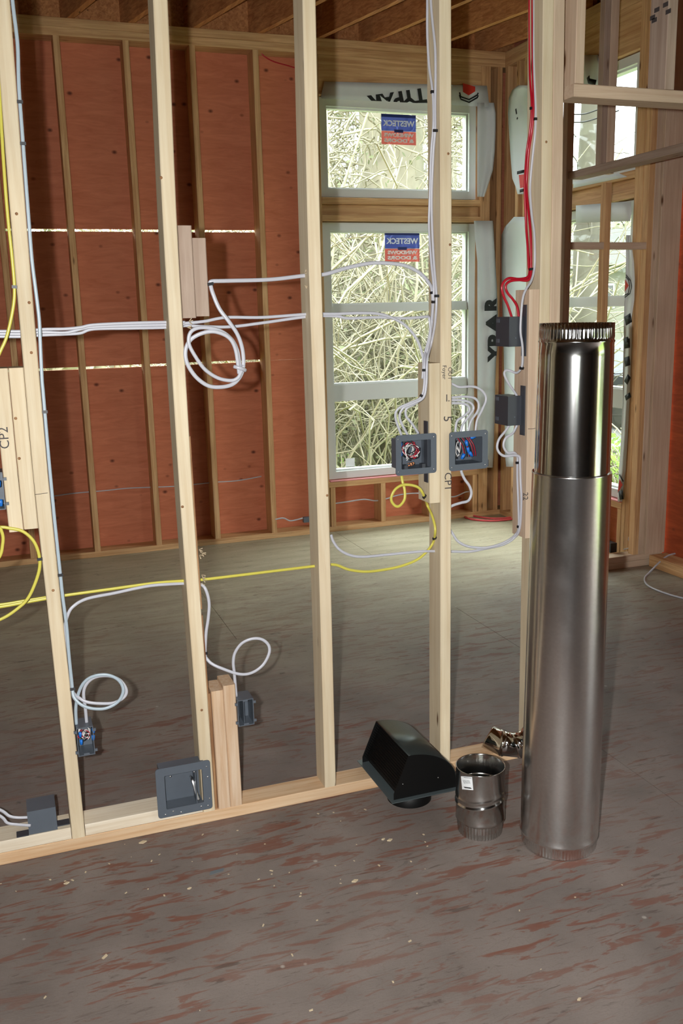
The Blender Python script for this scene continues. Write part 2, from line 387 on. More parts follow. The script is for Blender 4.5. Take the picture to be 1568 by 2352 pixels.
def text_mesh(name, body, mat, parent, origin, right, up, size, bold=0.0, mirror=False, thick=0.0006, align='CENTER', sx=1.0):
    cu = bpy.data.curves.new(name, 'FONT'); cu.body = body; cu.size = size; cu.align_x = align; cu.align_y = 'CENTER'
    cu.offset = bold; cu.extrude = thick; cu.resolution_u = 3
    tmp = bpy.data.objects.new(name + '_tmp', cu); sc.collection.objects.link(tmp)
    dg = bpy.context.evaluated_depsgraph_get(); me = bpy.data.meshes.new_from_object(tmp.evaluated_get(dg))
    bpy.data.objects.remove(tmp); bpy.data.curves.remove(cu)
    right = Vector(right).normalized(); up = Vector(up).normalized(); nrm = right.cross(up)
    if mirror: right = -right
    org = Vector((0, 0, 0)); top = parent
    while top is not None:
        org = org + Vector(top.location); top = top.parent
    for v in me.vertices:
        v.co = Vector(origin) + right * (v.co.x * sx) + up * v.co.y + nrm * v.co.z - org
    me.materials.clear(); me.materials.append(M[mat])
    o = bpy.data.objects.new(name, me); sc.collection.objects.link(o)
    if parent is not None: o.parent = parent
    return o

L0 = 3.5416          # room face of the back wall studs
XS = 3.45            # room face of the side wall studs
HT = 3.30            # underside of the top plates' upper edge
# ================================================================== FLOOR
fl_ = struct('floor', (0, 0, 0), 'worn grey brown plywood subfloor with red grain')
MB().box(-6.6, 3.80, -8.7, 3.70, -0.26, -0.0182).build('floor_deck', 'subfloor', fl_)
seams = [-0.83 + 1.2192 * k for k in range(-7, 4)]
for r, y0 in enumerate(seams):
    y1 = y0 + 1.2192
    if y0 > 3.70 or y1 < -8.7: continue
    yy0, yy1 = max(y0, -8.7) + 0.0008, min(y1, 3.70) - 0.0008
    x = (-0.44 if abs(y0 + 2.049) < 0.01 else -0.60 if abs(y0 + 0.83) < 0.01 else 0.9 if r % 2 else 2.1) - 2.4384 * 4
    while x < 3.80:
        xx0, xx1 = max(x, -6.6) + 0.0012, min(x + 2.4384, 3.80) - 0.0012
        if xx1 > xx0 + 0.02:
            # underlying deck carries each sheet
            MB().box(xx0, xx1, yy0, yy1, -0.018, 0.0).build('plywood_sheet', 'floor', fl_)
        x += 2.4384

# ================================================================== NEAR PARTITION
wn_ = struct('wall_near', (0, 0, 0), 'open stud partition of pale pine across the room')
def bow(obs):
    """obs: pixels down the front left edge -> X as a function of Z on Y = 0"""
    q = sorted([(at(x, y, 0).z, at(x, y, 0).x) for x, y in obs])
    zs = [a for a, _ in q]; xs = [b_ for _, b_ in q]
    def f(z):
        if z <= zs[0]: return xs[0] + (z - zs[0]) * (xs[1] - xs[0]) / (zs[1] - zs[0]) * 0.5
        if z >= zs[-1]: return xs[-1] + (z - zs[-1]) * (xs[-1] - xs[-2]) / (zs[-1] - zs[-2]) * 0.5
        for i in range(len(zs) - 1):
            if zs[i] <= z <= zs[i + 1]:
                return xs[i] + (z - zs[i]) / (zs[i + 1] - zs[i]) * (xs[i + 1] - xs[i])
    def g(z): return (f(z - 0.12) + f(z) + f(z + 0.12)) / 3
    return g
SA = bow([(-14, 0), (24, 500), (80, 1134), (137, 1650), (166, 1925)])
SB = bow([(352, 0), (373, 500), (415, 1175), (452, 1650), (468, 1880)])
SC = bow([(695, 0), (707, 550), (730, 1200), (746, 1790)])
SD = bow([(1009, 0), (1012, 600), (1012, 1150), (1011, 1740)])
SE = bow([(1246, 100), (1243, 520), (1241, 640), (1228, 1300)])
def stud(S, z0=0.038, z1=3.224, w=0.038, mat='pineZ', dx=0.0, label=None, y0=0.0, y1=0.089):
    return MB().bar('Z', z0, z1, 0, w, y0, y1, offs=lambda a: (S(a) + dx, 0), n=24).build('stud', mat, wn_, label)
stA = stud(SA, label='leftmost near stud, bowed, with white cables down its right side')
stB = stud(SB, label='near stud with two short weathered blocks on its upper right side')
stC = stud(SC, label='near stud between the coiled cable and the window')
stD = stud(SD, label='near stud carrying two open grey boxes and pencil marks')
stE = stud(SE, label='end stud behind the tall steel pipe')
stE2 = stud(SE, dx=0.0385, mat='pinkZ', z1=3.224, label='pinkish jack stud at the doorway edge')
sl = struct_left = stud(lambda z: -0.4064 + 0.0 * z, label=None)
for k in (2, 3, 4, 5, 6, 7): stud(lambda z, k=k: -0.4064 * k + 0.0 * z)
# plates
MB().bar('X', -3.3, 1.6415, 0, 0.089, 0.0, 0.038).build('bottom_plate', 'plateX', wn_, 'orange pine bottom plate with knots')
MB().bar('X', -3.3, 3.45, 0, 0.089, 3.224, 3.262).build('top_plate', 'pineX', wn_)
MB().bar('X', -3.3, 3.45, 0, 0.089, 3.2625, 3.30).build('top_plate', 'pineX', wn_)
# blocks lying on the bottom plate
MB().bar('X', SA(0.06) + 0.0395, SB(0.06) - 0.0015, 0.0, 0.089, 0.0385, 0.076).build('blocking', 'white_pine', wn_, 'white pine block between the two left studs')
MB().bar('X', -0.368 + 0.0015, SA(0.06) - 0.0015, 0.0, 0.089, 0.0385, 0.076).build('blocking', 'white_pine', wn_, 'white pine block left of the leftmost stud')
# header over the doorway, with cripples
MB().bar('X', 1.6815, 2.80, 0, 0.089, 2.193, 2.231).build('header', 'pinkX', wn_, 'pinkish flat header over the doorway')
xa = at(1303, 100, 0).x
MB().bar('Z', 2.2315, 3.2235, 1.685, 1.685 + 0.033, 0.0, 0.089).build('cripple_stud', 'pinkZ', wn_)
xb = at(1531, 100, 0).x
crs = MB().bar('Z', 2.2315, 3.2235, xb, xb + 0.038, 0.0, 0.089).build('cripple_stud', 'greyZ', wn_, 'grey cripple stud with black stamp marks above the header')
stud(lambda z: 2.80 + 0 * z, mat='pinkZ', label=None)
# scabs (short doubled blocks)
def scab(S, dx, z0, z1, mat, label, y0=0.0, y1=0.089):
    return MB().bar('Z', z0, z1, 0, 0.0375, y0, y1, offs=lambda a: (S(a) + dx, 0), n=6).build('block', mat, wn_, label)
blA1 = scab(SA, -0.0385, 0.994, 1.434, 'pineZ', 'short pine block nailed left of the leftmost stud')
blA2 = scab(SA, -0.0775, 0.990, 1.434, 'pineZ', 'outer short pine block with pencilled letters')
scab(SB, 0.0400, 1.552, 1.801, 'greyZ', 'taller weathered block beside the second stud')
scab(SB, 0.0785, 1.556, 1.768, 'greyZ', 'shorter weathered block beside the second stud')
# wane strip between stud B and the ridged block, bottom
MB().bar('Z', 0.038, 0.425, 0, 0.011, 0.010, 0.080, offs=lambda a: (SB(a) + 0.0385 - 0.0 * a, 0), n=4).build('wane_strip', 'bark', wn_)
scab(SB, 0.0500, 0.038, 0.434, 'scabZ', 'ridged pine block with rough broken top')
scab(SB, 0.0880, 0.038, 0.446, 'scabZ', 'ridged pine block right of the rough one, carrying a small box')
# splinters
for (px, py) in ((457, 1262), (464, 1270), (458, 1275), (463, 1320), (466, 1330), (462, 1345), (700, 628), (706, 640), (699, 655), (434, 738), (430, 752)):
    p = at(px, py, 0.03); mb = MB()
    for k in range(3):
        a = random.uniform(-1.5, 1.5); d = Vector((math.cos(a) * 0.010, -0.006, math.sin(a) * 0.010))
        mb.tube([p, p + d * 0.6, p + d + Vector((0, -0.002, 0))], 0.0014, 4)
    mb.build('splinter', 'chip', wn_)
SCX = SD
blD = scab(SD, -0.0385, 0.953, 1.396, 'pineZ', 'short pine block left of the marked stud')
scE = scab(SE, -0.0385, 0.800, 1.614, 'pinkZ', 'short pale block left of the end stud')
# wane along the right back edge of stud B
for z0, z1 in ((0.7, 1.22), (0.30, 0.68)):
    MB().bar('Z', z0, z1, 0, 0.004, 0.002, 0.05, c=0.0008, offs=lambda a: (SB(a) + 0.038, 0), n=6).build('wane_strip', 'bark', wn_)
# knots are material; nail heads
for (px, py, S) in ((342 + 0, 1163, None),):
    pass
# pencil writing
def front_text(body, px, py, size, rot, parent, bold=0.0):
    p = at(px, py, -0.0009)
    if rot == 'ccw': r, u = Vector((0, 0, 1)), Vector((-1, 0, 0))
    elif rot == 'cw': r, u = Vector((0, 0, -1)), Vector((1, 0, 0))
    else: r, u = Vector((1, 0, 0)), Vector((0, 0, 1))
    return text_mesh('handwriting', body, 'pencil', parent, p, r, u, size * 1.35, bold, thick=0.0003)
front_text('CP2', 10, 1006, 0.026, 'ccw', blA2)
front_text('CP1', 1028, 1106, 0.026, 'cw', stD)
front_text('5', 1027, 962, 0.03, 'cw', stD)
front_text('Foyer', 1020, 855, 0.014, 'cw', stD)
front_text('OUT', 1033, 858, 0.014, 'cw', stD)
front_text('I.', 1028, 915, 0.024, 'none', stD)
front_text('22', 1206, 1140, 0.02, 'cw', scE)
mb = MB(); p = at(1190, 985, -0.001)
q = at(1212, 985, -0.001); mb.tube([q, q + Vector((0.018, 0, -0.001)), q + Vector((0.036, 0, 0.001))], 0.0008, 5).build('pencil_line', 'pencil', scE)
p = at(94, 1135, -0.0005); MB().tube([p - Vector((0.016, 0, 0)), p + Vector((0.018, 0, 0.002))], 0.0008, 5).build('saw_nick', 'pencil', stA)
for (px, py) in ((1498, 40), (1508, 22), (1502, 46), (1528, 10), (1534, 26)):
    p = atx(px, py, xb - 0.001); MB().box(p.x - 0.0005, p.x + 0.0008, p.y - 0.012, p.y + 0.012, p.z - 0.007, p.z + 0.006).build('stamp_mark', 'pencil', crs)
def nail(px, py, par):
    p = at(px, py, 0); MB().lathe((p.x, 0.001, p.z), (0, -1, 0), [(0.0, 0.0022), (0.0038, 0.002), (0.0045, 0.0)], 10).build('nail_head', 'bark', par)
for px, py, par in ((67, 695, stA), (72, 810, stA), (38, 491, stA), (122, 1356, stA), (419, 1164, stB), (370, 408, stB), (463, 1631, stB), (36, 961, blA1), (44, 1053, blA1), (1029, 353, stD), (1033, 562, stD), (751, 1138, stC), (1254, 326, stE)):
    nail(px, py, par)

# ================================================================== BACK WALL
wb = struct('wall_back', (0, 0, 0), 'far exterior wall of studs sheathed in red plywood')
SH = L0 + 0.140
def bar(par, axis, a0, a1, u0, u1, w0, w1, mat, name, label=None, c=0.002):
    return MB().bar(axis, a0, a1, u0, u1, w0, w1, c).build(name, mat, par, label)
bar(wb, 'X', -6.5, XS + 0.14, L0, SH, 0.0, 0.038, 'backX', 'bottom_plate')
bar(wb, 'X', -6.5, XS + 0.14, L0, SH, 3.200, 3.250, 'backX', 'top_plate')
bar(wb, 'X', -6.5, XS + 0.14, L0, SH, 3.2505, 3.300, 'backX', 'top_plate')
XB = [0.411 + 0.4064 * k for k in range(-16, 4)]
for x in XB:
    bar(wb, 'Z', 0.0385, 3.1995, x, x + 0.038, L0, SH, 'backZ', 'stud')
WX0, WX1 = 2.075, 3.245
bar(wb, 'Z', 0.0385, 3.1995, WX0 - 0.045, WX0 - 0.007, L0, SH, 'backZ', 'stud')
bar(wb, 'Z', 0.0385, 3.1995, WX1 + 0.020, WX1 + 0.058, L0, SH, 'backZ', 'stud')
bar(wb, 'Z', 0.0385, 3.1995, WX1 + 0.0585, WX1 + 0.0965, L0, SH, 'backZ', 'stud')
bar(wb, 'Z', 0.0385, 3.1995, WX1 + 0.150, WX1 + 0.188, L0, SH, 'backZ', 'stud')
xk = (WX0 - 0.0065, WX1 + 0.0195)
bar(wb, 'X', *xk, L0, SH, 2.955, 3.1995, 'backX', 'header', 'deep header above the upper window')
bar(wb, 'X', *xk, L0, SH, 2.270, 2.312, 'backX', 'sill_plate')
bar(wb, 'X', *xk, L0 + 0.03, SH, 2.2, 2.269, 'backX', 'mid_header')
bar(wb, 'X', *xk, L0, SH, 2.160, 2.199, 'backX', 'sill_plate')
bar(wb, 'X', *xk, L0, SH, 0.325, 0.366, 'backX', 'sill_plate')
MB().box(xk[0] + 0.01, xk[1] - 0.01, L0 - 0.004, L0 + 0.06, 0.3665, 0.374).build('gasket', 'gasket', wb, 'pink foam strip under the lower window')
for x in (WX0, WX0 + 0.39, WX0 + 0.78, WX1 - 0.028):
    bar(wb, 'Z', 0.0385, 0.3245, x, x + 0.038, L0, SH, 'backZ', 'cripple_stud')
# sheathing sheets with open joints
TS = 0.012
rows = [(-0.25, 1.231, 1), (1.247, 2.094, 0), (2.109, 3.56, 1)]
for z0, z1, st in rows:
    for x0, x1 in ((-6.6, -5.51), (-5.508, -3.07), (-3.068, -0.63), (-0.6285, 1.640)):
        MB().box(x0, x1, SH + 0.0005, SH + TS, z0, z1).build('plywood_sheet', 'ply_red', wb)
for z0, z1 in ((-0.25, 1.2375), (1.2385, 2.1005), (2.1015, 3.56)):
    MB().box(1.6415, WX0 - 0.004, SH + 0.0005, SH + TS, z0, z1).build('plywood_sheet', 'ply_red', wb)
MB().box(WX0 - 0.003, WX1 + 0.004, SH + 0.0005, SH + TS, -0.25, 0.372).build('plywood_sheet', 'ply_red', wb)
MB().box(WX0 - 0.003, WX1 + 0.004, SH + 0.0005, SH + TS, 2.165, 2.305).build('plywood_sheet', 'ply_red', wb)
MB().box(WX0 - 0.003, WX1 + 0.004, SH + 0.0005, SH + TS, 2.95, 3.56).build('plywood_sheet', 'ply_red', wb)
MB().box(WX1 + 0.005, 3.62, SH + 0.0005, SH + TS, -0.25, 3.56).build('plywood_sheet', 'ply_red', wb)

# ================================================================== SIDE WALL (windows to the right)
ws = struct('wall_right', (0, 0, 0), 'exterior side wall with two stacked windows')
SX = XS + 0.14
YE = 1.93
WY0, WY1 = 2.055, 3.225
bar(ws, 'Y', YE, L0 - 0.002, XS, SX, 0.0, 0.038, 'backY', 'bottom_plate')
bar(ws, 'Y', YE, L0 - 0.002, XS, SX, 3.200, 3.250, 'backY', 'top_plate')
bar(ws, 'Y', YE, L0 - 0.002, XS, SX, 3.2505, 3.300, 'backY', 'top_plate')
for y in (L0 - 0.045, L0 - 0.20, WY1 + 0.012, WY0 - 0.050, WY0 - 0.089):
    bar(ws, 'Z', 0.0385, 3.1995, XS, SX, y, y + 0.038, 'backZ', 'stud')
yk = (WY0 - 0.0115, WY1 + 0.0115)
bar(ws, 'Y', *yk, XS, SX, 2.955, 3.1995, 'backY', 'header')
bar(ws, 'Y', *yk, XS, SX, 2.270, 2.312, 'backY', 'sill_plate')
bar(ws, 'Y', *yk, XS + 0.03, SX, 2.2, 2.269, 'backY', 'mid_header')
bar(ws, 'Y', *yk, XS, SX, 2.160, 2.199, 'backY', 'sill_plate')
bar(ws, 'Y', *yk, XS, SX, 0.325, 0.366, 'backY', 'sill_plate')
for y in (WY0 - 0.01, WY0 + 0.38, WY0 + 0.77, WY1 - 0.03):
    bar(ws, 'Z', 0.0385, 0.3245, XS, SX, y, y + 0.038, 'backZ', 'cripple_stud')
MB().box(XS - 0.004, XS + 0.06, yk[0] + 0.01, yk[1] - 0.01, 0.3665, 0.374).build('gasket', 'gasket', ws)
MB().box(SX + 0.0005, SX + TS, YE, WY0 - 0.004, -0.25, 3.56).build('plywood_sheet', 'ply_red', ws)
MB().box(SX + 0.0005, SX + TS, WY1 + 0.004, 3.70, -0.25, 3.56).build('plywood_sheet', 'ply_red', ws)
for z0, z1 in ((-0.25, 0.372), (2.165, 2.305), (2.95, 3.56)):
    MB().box(SX + 0.0005, SX + TS, WY0 - 0.003, WY1 + 0.003, z0, z1).build('plywood_sheet', 'ply_red', ws)

# ================================================================== JOG WALL (parallel to the partition, behind the doorway)
wj = struct('wall_doorway', (0, 0, 0), 'stud framing of the closet behind the doorway')
YJ = 1.88
bar(wj, 'X', 2.88, 3.64, YJ - 0.0, YJ + 0.089, 0.0, 0.038, 'pinkX', 'bottom_plate')
bar(wj, 'X', 3.20, 3.64, YJ - 0.0, YJ + 0.089, 0.0385, 0.076, 'pinkX', 'bottom_plate')
bar(wj, 'X', 2.88, 3.80, YJ, YJ + 0.045, 3.2, 3.3, 'pinkX', 'top_plate')
bar(wj, 'Z', 0.0385, 3.1995, 2.888, 2.930, YJ, YJ + 0.045, 'pinkZ', 'stud')
bar(wj, 'Z', 0.0385, 2.215, 3.142, 3.182, YJ, YJ + 0.045, 'backZ', 'stud')
bar(wj, 'Z', 2.262, 3.1995, 3.100, 3.138, YJ, YJ + 0.045, 'greyZ', 'stud')
bar(wj, 'Z', 2.262, 3.1995, 3.139, 3.190, YJ, YJ + 0.045, 'pinkZ', 'stud')
bar(wj, 'X', 2.931, 3.1415, YJ, YJ + 0.045, 1.862, 1.900, 'pinkX', 'blocking')
bar(wj, 'X', 3.1825, 3.425, YJ, YJ + 0.045, 1.862, 1.900, 'pinkX', 'blocking')
bar(wj, 'Z', 0.0765, 3.1995, 3.426, 3.464, YJ - 0.0, YJ + 0.049, 'backZ', 'stud')
bar(wj, 'Z', 0.0765, 3.1995, 3.4645, 3.502, YJ, YJ + 0.049, 'pinkZ', 'stud')
bar(wj, 'Z', 0.0765, 3.1995, 3.5025, 3.64, YJ - 0.02, YJ + 0.018, 'pinkZ', 'stud', 'wide pinkish stud face at the inside corner')
# beam running toward the camera
bar(wj, 'Y', 0.092, YJ - 0.001, 2.90, 2.989, 2.224, 2.2615, 'greyY', 'ledger', 'grey brown beam running back from the doorway')
# ================================================================== RED PLYWOOD WALL at far right
wr = struct('wall_side', (0, 0, 0), 'deep red plywood wall beyond the doorway')
bar(wr, 'Y', 0.10, YJ - 0.022, 3.530, 3.655, 0.0, 0.038, 'backY', 'bottom_plate')
bar(wr, 'Y', 0.10, YJ - 0.022, 3.530, 3.655, 0.0385, 0.070, 'backY', 'bottom_plate', 'pale plank on the floor running toward the camera')
for k, (y0, y1, z0, z1) in enumerate(((0.662, 1.93, 0.0, 3.56), (-0.56, 0.66, 0.0, 3.56), (-1.78, -0.562, 0.0, 3.56), (-3.3, -1.782, 2.15, 3.56), (-4.52, -3.302, 0.0, 3.56), (-5.9, -4.522, 0.0, 3.56), (-7.2, -5.902, 0.0, 3.56), (-8.7, -7.202, 0.0, 3.56))):
    MB().box(3.66, 3.672, y0, y1, z0, z1).build('plywood_sheet', 'ply_deep' if k < 2 else 'ply_dimmed', wr)
for y in (-1.82, -2.22, -3.34, -3.9, -4.5): bar(wr, 'Z', 0.0385, 3.2, 3.52, 3.659, y, y + 0.038, 'backZ', 'stud') if y not in (-2.22,) else None
# ================================================================== ROOM BEHIND THE CAMERA
wl = struct('wall_left', (0, 0, 0), 'left exterior plywood wall')
for k, y0 in enumerate([-8.7 + 1.22 * k for k in range(11)]):
    y1 = min(y0 + 1.219, 3.68)
    if y1 > y0: MB().box(-6.612, -6.6, y0, y1, 0.0, 3.56).build('plywood_sheet', 'ply_dimmed', wl)
for k in range(20): bar(wl, 'Z', 0.0385, 3.2, -6.599, -6.46, -8.6 + 0.61 * k, -8.562 + 0.61 * k, 'backZ', 'stud')
bar(wl, 'Y', -8.6, 3.6, -6.599, -6.46, 0.0, 0.038, 'backY', 'bottom_plate')
wf = struct('wall_front', (0, 0, 0), 'plywood wall behind the camera with one opening added for pipe reflections')
for x0, x1, z0, z1 in ((-6.6, -3.2, 0, 3.56), (-3.199, -1.9, 0, 0.9), (-3.199, -1.9, 2.2, 3.56), (-1.899, 0.2, 0, 3.56), (0.201, 1.6, 0, 3.56), (1.601, 3.66, 0, 3.56)):  # gap is an added light opening, reflected in the steel pipe
    MB().box(x0, x1, -8.712, -8.7, z0, z1).build('plywood_sheet', 'ply_dimmed', wf)
for x in (-6.0, -5.4, -4.8, -4.2, -3.7, -3.24, -1.9, -1.3, -0.7, -0.1, 0.62, 1.03, 1.56, 2.1, 2.6, 3.1):
    bar(wf, 'Z', 0.0385, 3.2, x, x + 0.038, -8.699, -8.56, 'backZ', 'stud')

# ================================================================== CEILING
ce = struct('ceiling', (0, 0, 0), 'dark joists and plywood overhead')
JD = Vector((0.25, -1.0, 0)).normalized(); JN = Vector((JD.y, -JD.x, 0)) * -1
Xw = [atz(px, py, 3.302) for px, py in ((308, 47), (455, 60), (603, 73), (743, 83), (862, 92), (985, 111))]
x0j = Xw[0].x
for k in range(-26, 11):
    base = Vector((x0j + 0.40 * k, L0 + 0.13, 0))
    if k >= 0 and k < 6: base = Vector((Xw[k].x - 0.25 * (L0 + 0.13 - Xw[k].y), L0 + 0.13, 0))
    if base.x > 3.5: continue
    ln = 12.4 if base.x < 0.6 else (3.55 - base.x) / JD.x
    ln = min(ln, 12.4); s0 = 0.0
    if base.x < -6.5:
        s0 = (-6.5 - base.x) / JD.x
    if ln - s0 < 0.4: continue
    p0 = base + JD * s0; p1 = base + JD * ln
    sec = lambda p: [p - JN * 0.019 + Vector((0, 0, 3.3005)), p + JN * 0.019 + Vector((0, 0, 3.3005)), p + JN * 0.019 + Vector((0, 0, 3.535)), p - JN * 0.019 + Vector((0, 0, 3.535))]
    MB().sweep([sec(p0), sec(p1)]).build('joist', 'joist', ce)
MB().bar('X', -6.6, 3.66, SH - 0.02, SH + 0.018, 3.3005, 3.535).build('rim_board', 'joist', ce)
MB().bar('Y', -8.7, SH - 0.021, 3.60, 3.638, 3.3005, 3.535).build('rim_board', 'joist', ce)
for r, y0 in enumerate([-8.7 + 1.22 * k for k in range(11)]):
    MB().box(-6.6, 3.67, y0, min(y0 + 1.218, SH + 0.02), 3.5355, 3.554).build('plywood_sheet', 'subfloor', ce)

# ================================================================== WINDOWS
def window(name, ax, a0, a1, z0, z1, face, outer, bars, label):
    """ax 'X': wall runs along X at Y=face ; ax 'Y': wall runs along Y at X=face. outer = sign of outward direction depth"""
    w = struct(name, (0, 0, 0), label)
    d0, d1 = face + 0.035, face + 0.125
    def bx(mb, u0, u1, dd0, dd1, zz0, zz1):
        if ax == 'X': mb.box(u0, u1, dd0, dd1, zz0, zz1)
        else: mb.box(dd0, dd1, u0, u1, zz0, zz1)
        return mb
    fw = 0.052
    def rect(mb, A0, A1, B0, B1, w_, dd0, dd1):
        bx(mb, A0, A0 + w_, dd0, dd1, B0, B1); bx(mb, A1 - w_, A1, dd0, dd1, B0, B1)
        bx(mb, A0 + w_, A1 - w_, dd0, dd1, B0, B0 + w_); bx(mb, A0 + w_, A1 - w_, dd0, dd1, B1 - w_, B1)
    mb = MB(); rect(mb, a0, a1, z0, z1, fw, d0, d1)
    mb.build('frame', 'vinyl', w)
    mb = MB(); rect(mb, a0 + fw, a1 - fw, z0 + fw, z1 - fw, 0.012, d0 + 0.025, d1 - 0.012)
    mb.build('glazing_bead', 'vinyl', w)
    prev = z0 + fw
    edges = []
    for (b0, b1) in bars:
        mb = MB(); bx(mb, a0 + fw + 0.001, a1 - fw - 0.001, d0 + 0.012, d1 - 0.01, b0, b1)
        bx(mb, a0 + fw + 0.002, a1 - fw - 0.002, d0 + 0.020, d1 - 0.02, b1, b1 + 0.010)
        mb.build('rail', 'vinyl', w)
        edges.append((prev, b0)); prev = b1
    edges.append((prev, z1 - fw))
    for (p0, p1) in edges:
        mb = MB(); bx(mb, a0 + fw, a1 - fw, d0 + 0.045, d0 + 0.049, p0, p1); mb.build('pane', 'glass', w)
    return w, d0 + 0.040
lb = [(0.935, 1.052), (1.550, 1.604)]
w1, gy = window('window_1', 'X', WX0 + 0.0, WX1 - 0.002, 2.320, 2.948, L0, 1, [], 'upper window of the far wall, one wide pane')
w2, gy2 = window('window_2', 'X', WX0 + 0.006, WX1 - 0.002, 0.380, 2.152, L0, 1, lb, 'tall lower window of the far wall, three lights')
w3, gx = window('window_3', 'Y', WY0, WY1, 2.320, 2.948, XS, 1, [], 'upper window of the side wall')
w4, gx2 = window('window_4', 'Y', WY0, WY1, 0.380, 2.152, XS, 1, lb, 'tall lower window of the side wall')
# manufacturer stickers, read from behind (mirrored)
def sticker(win, px0, py0, px1, py1, Y):
    a = at(px0, py0, Y); b_ = at(px1, py1, Y); x0, x1, z1, z0 = a.x, b_.x, a.z, b_.z
    h = z1 - z0; w = x1 - x0; zm = z0 + h * 0.45; cx = (x0 + x1) / 2
    s = MB().box(x0, x1, Y, Y + 0.001, z0, z1).build('sticker', 'sticker_base', win, 'blue and red window sticker seen mirrored')
    MB().box(x0, x1, Y - 0.0008, Y - 0.0001, zm, z1).build('blue_band', 'sticker_blue', s)
    MB().box(x0, x1, Y - 0.0012, Y - 0.0009, z1 - h * 0.10, z1).build('navy_band', 'sticker_navy', s)
    MB().box(x0, x1, Y - 0.0008, Y - 0.0001, z0, zm - 0.002).build('red_band', 'sticker_red', s)
    MB().box(cx - w * 0.13, cx + w * 0.13, Y - 0.0013, Y - 0.0009, zm - h * 0.05, zm + h * 0.05).build('navy_tab', 'sticker_navy', s)
    R_, U_ = (1, 0, 0), (0, 0, 1)
    def tx(body, z, size, wmax):
        o = text_mesh('lettering', body, 'paper', s, (cx, Y - 0.0018, z), R_, U_, size, 0.0015, True, 0.0003)
        xs = [v.co.x for v in o.data.vertices]; ww = max(xs) - min(xs); f = wmax / ww
        for v in o.data.vertices: v.co.x = cx + (v.co.x - cx) * f
    tx('WESTECK', zm + h * 0.24, h * 0.26, w * 0.92)
    tx('WINDOWS', zm - h * 0.14, h * 0.16, w * 0.86)
    tx('& DOORS', zm - h * 0.32, h * 0.16, w * 0.86)
sticker(w1, 875, 261, 955, 334, gy)
sticker(w2, 883, 533, 963, 601, gy2)
pp = at(1045, 1055, gy2) ; p = at(804, 1062, gy2)
MB().box(p.x - 0.035, p.x + 0.035, gy2, gy2 + 0.001, p.z - 0.03, p.z + 0.03).build('sticker', 'paper', w2, 'small blank white sticker at the lower left of the glass')

# ================================================================== HOUSE WRAP FLAPS
def flap(name, pix, depth, label, bulge=0.02, mat='wrap', X=None, curl=0.0):
    """pix: outline as list of (leftpx, rightpx, y) rows; sheet with rippled depth, real thickness"""
    nU = 9; rowsP = []
    P = (lambda x, y, d: at(x, y, d)) if X is None else (lambda x, y, d: atx(x, y, d))
    for (xl, xr, y) in pix:
        r = []
        for k in range(nU):
            ym = y if not isinstance(y, tuple) else y[0]
            t = k / (nU - 1); x = xl + (xr - xl) * t
            d = depth - bulge * (0.5 + 0.5 * math.sin(t * 7.0 + ym * 0.004)) - curl * t * t
            r.append(P(x, y if not isinstance(y, tuple) else y[0] + (y[1] - y[0]) * t, d))
        rowsP.append(r)
    nr = len(rowsP); nrm = Vector((0, 0.0012, 0)) if X is None else Vector((0.0012, 0, 0))
    v = [p for r in rowsP for p in r] + [p + nrm for r in rowsP for p in r]
    f = []; off = nr * nU
    for i in range(nr - 1):
        for k in range(nU - 1):
            a = i * nU + k; f.append((a, a + 1, a + nU + 1, a + nU)); f.append((off + a, off + a + nU, off + a + nU + 1, off + a + 1))
    rim = [k for k in range(nU)] + [i * nU + nU - 1 for i in range(1, nr)] + [(nr - 1) * nU + k for k in range(nU - 2, -1, -1)] + [i * nU for i in range(nr - 2, 0, -1)]
    for i in range(len(rim)):
        a, b_ = rim[i], rim[(i + 1) % len(rim)]; f.append((a, b_, off + b_, off + a))
    o = MB().add(v, f, True).build(name, mat); return tag(o, label, 'house wrap')
YW = L0 - 0.004
f1 = flap('house_wrap', [(744, 1118, (187, 197)), (742, 1120, (200, 212)), (738, 1122, (215, 232)), (737, 1126, (226, 246))], YW, 'long grey wrap flap with black letter strokes above the upper window', 0.006)
f2 = flap('house_wrap', [(1096, 1134, 236), (1096, 1138, 260), (1096, 1138, 300), (1096, 1136, 350), (1096, 1132, 390), (1096, 1124, 415), (1096, 1116, 440), (1096, 1112, 452)], YW, 'curled grey wrap flap right of the upper window', 0.03)
f3 = flap('house_wrap', [(1088, 1132, 507), (1090, 1134, 540), (1096, 1137, 600), (1096, 1141, 660), (1096, 1143, 720), (1096, 1143, 790), (1096, 1139, 830), (1096, 1137, 880), (1096, 1136, 950), (1096, 1133, 1040), (1096, 1131, 1074)], YW, 'tall wrap flap with rotated black letters right of the lower window', 0.03)
f4 = flap('house_wrap', [(1190, 1240, 196), (1176, 1240, 206), (1168, 1240, 225), (1166, 1240, 260), (1169, 1240, 310), (1172, 1240, 360), (1176, 1240, 410), (1184, 1240, 430), (1188, 1240, 446)], XS - 0.006, 'rounded pale wrap flap with an orange square behind the red cables', 0.03, X=XS)
f5 = flap('house_wrap', [(1180, 1240, 498), (1160, 1240, 520), (1151, 1240, 540), (1151, 1240, 600), (1153, 1240, 700), (1156, 1240, 800), (1158, 1240, 900), (1159, 1240, 1000), (1159, 1240, 1045), (1162, 1240, 1072)], XS - 0.006, 'tall pale green wrap flap behind the two dark boxes', 0.03, X=XS)
f6 = flap('house_wrap', [(1322, 1448, (472, 462)), (1322, 1450, (490, 488)), (1322, 1446, (512, 508))], XS - 0.003, 'grey wrap flap across the top of the side window', 0.012, X=XS)
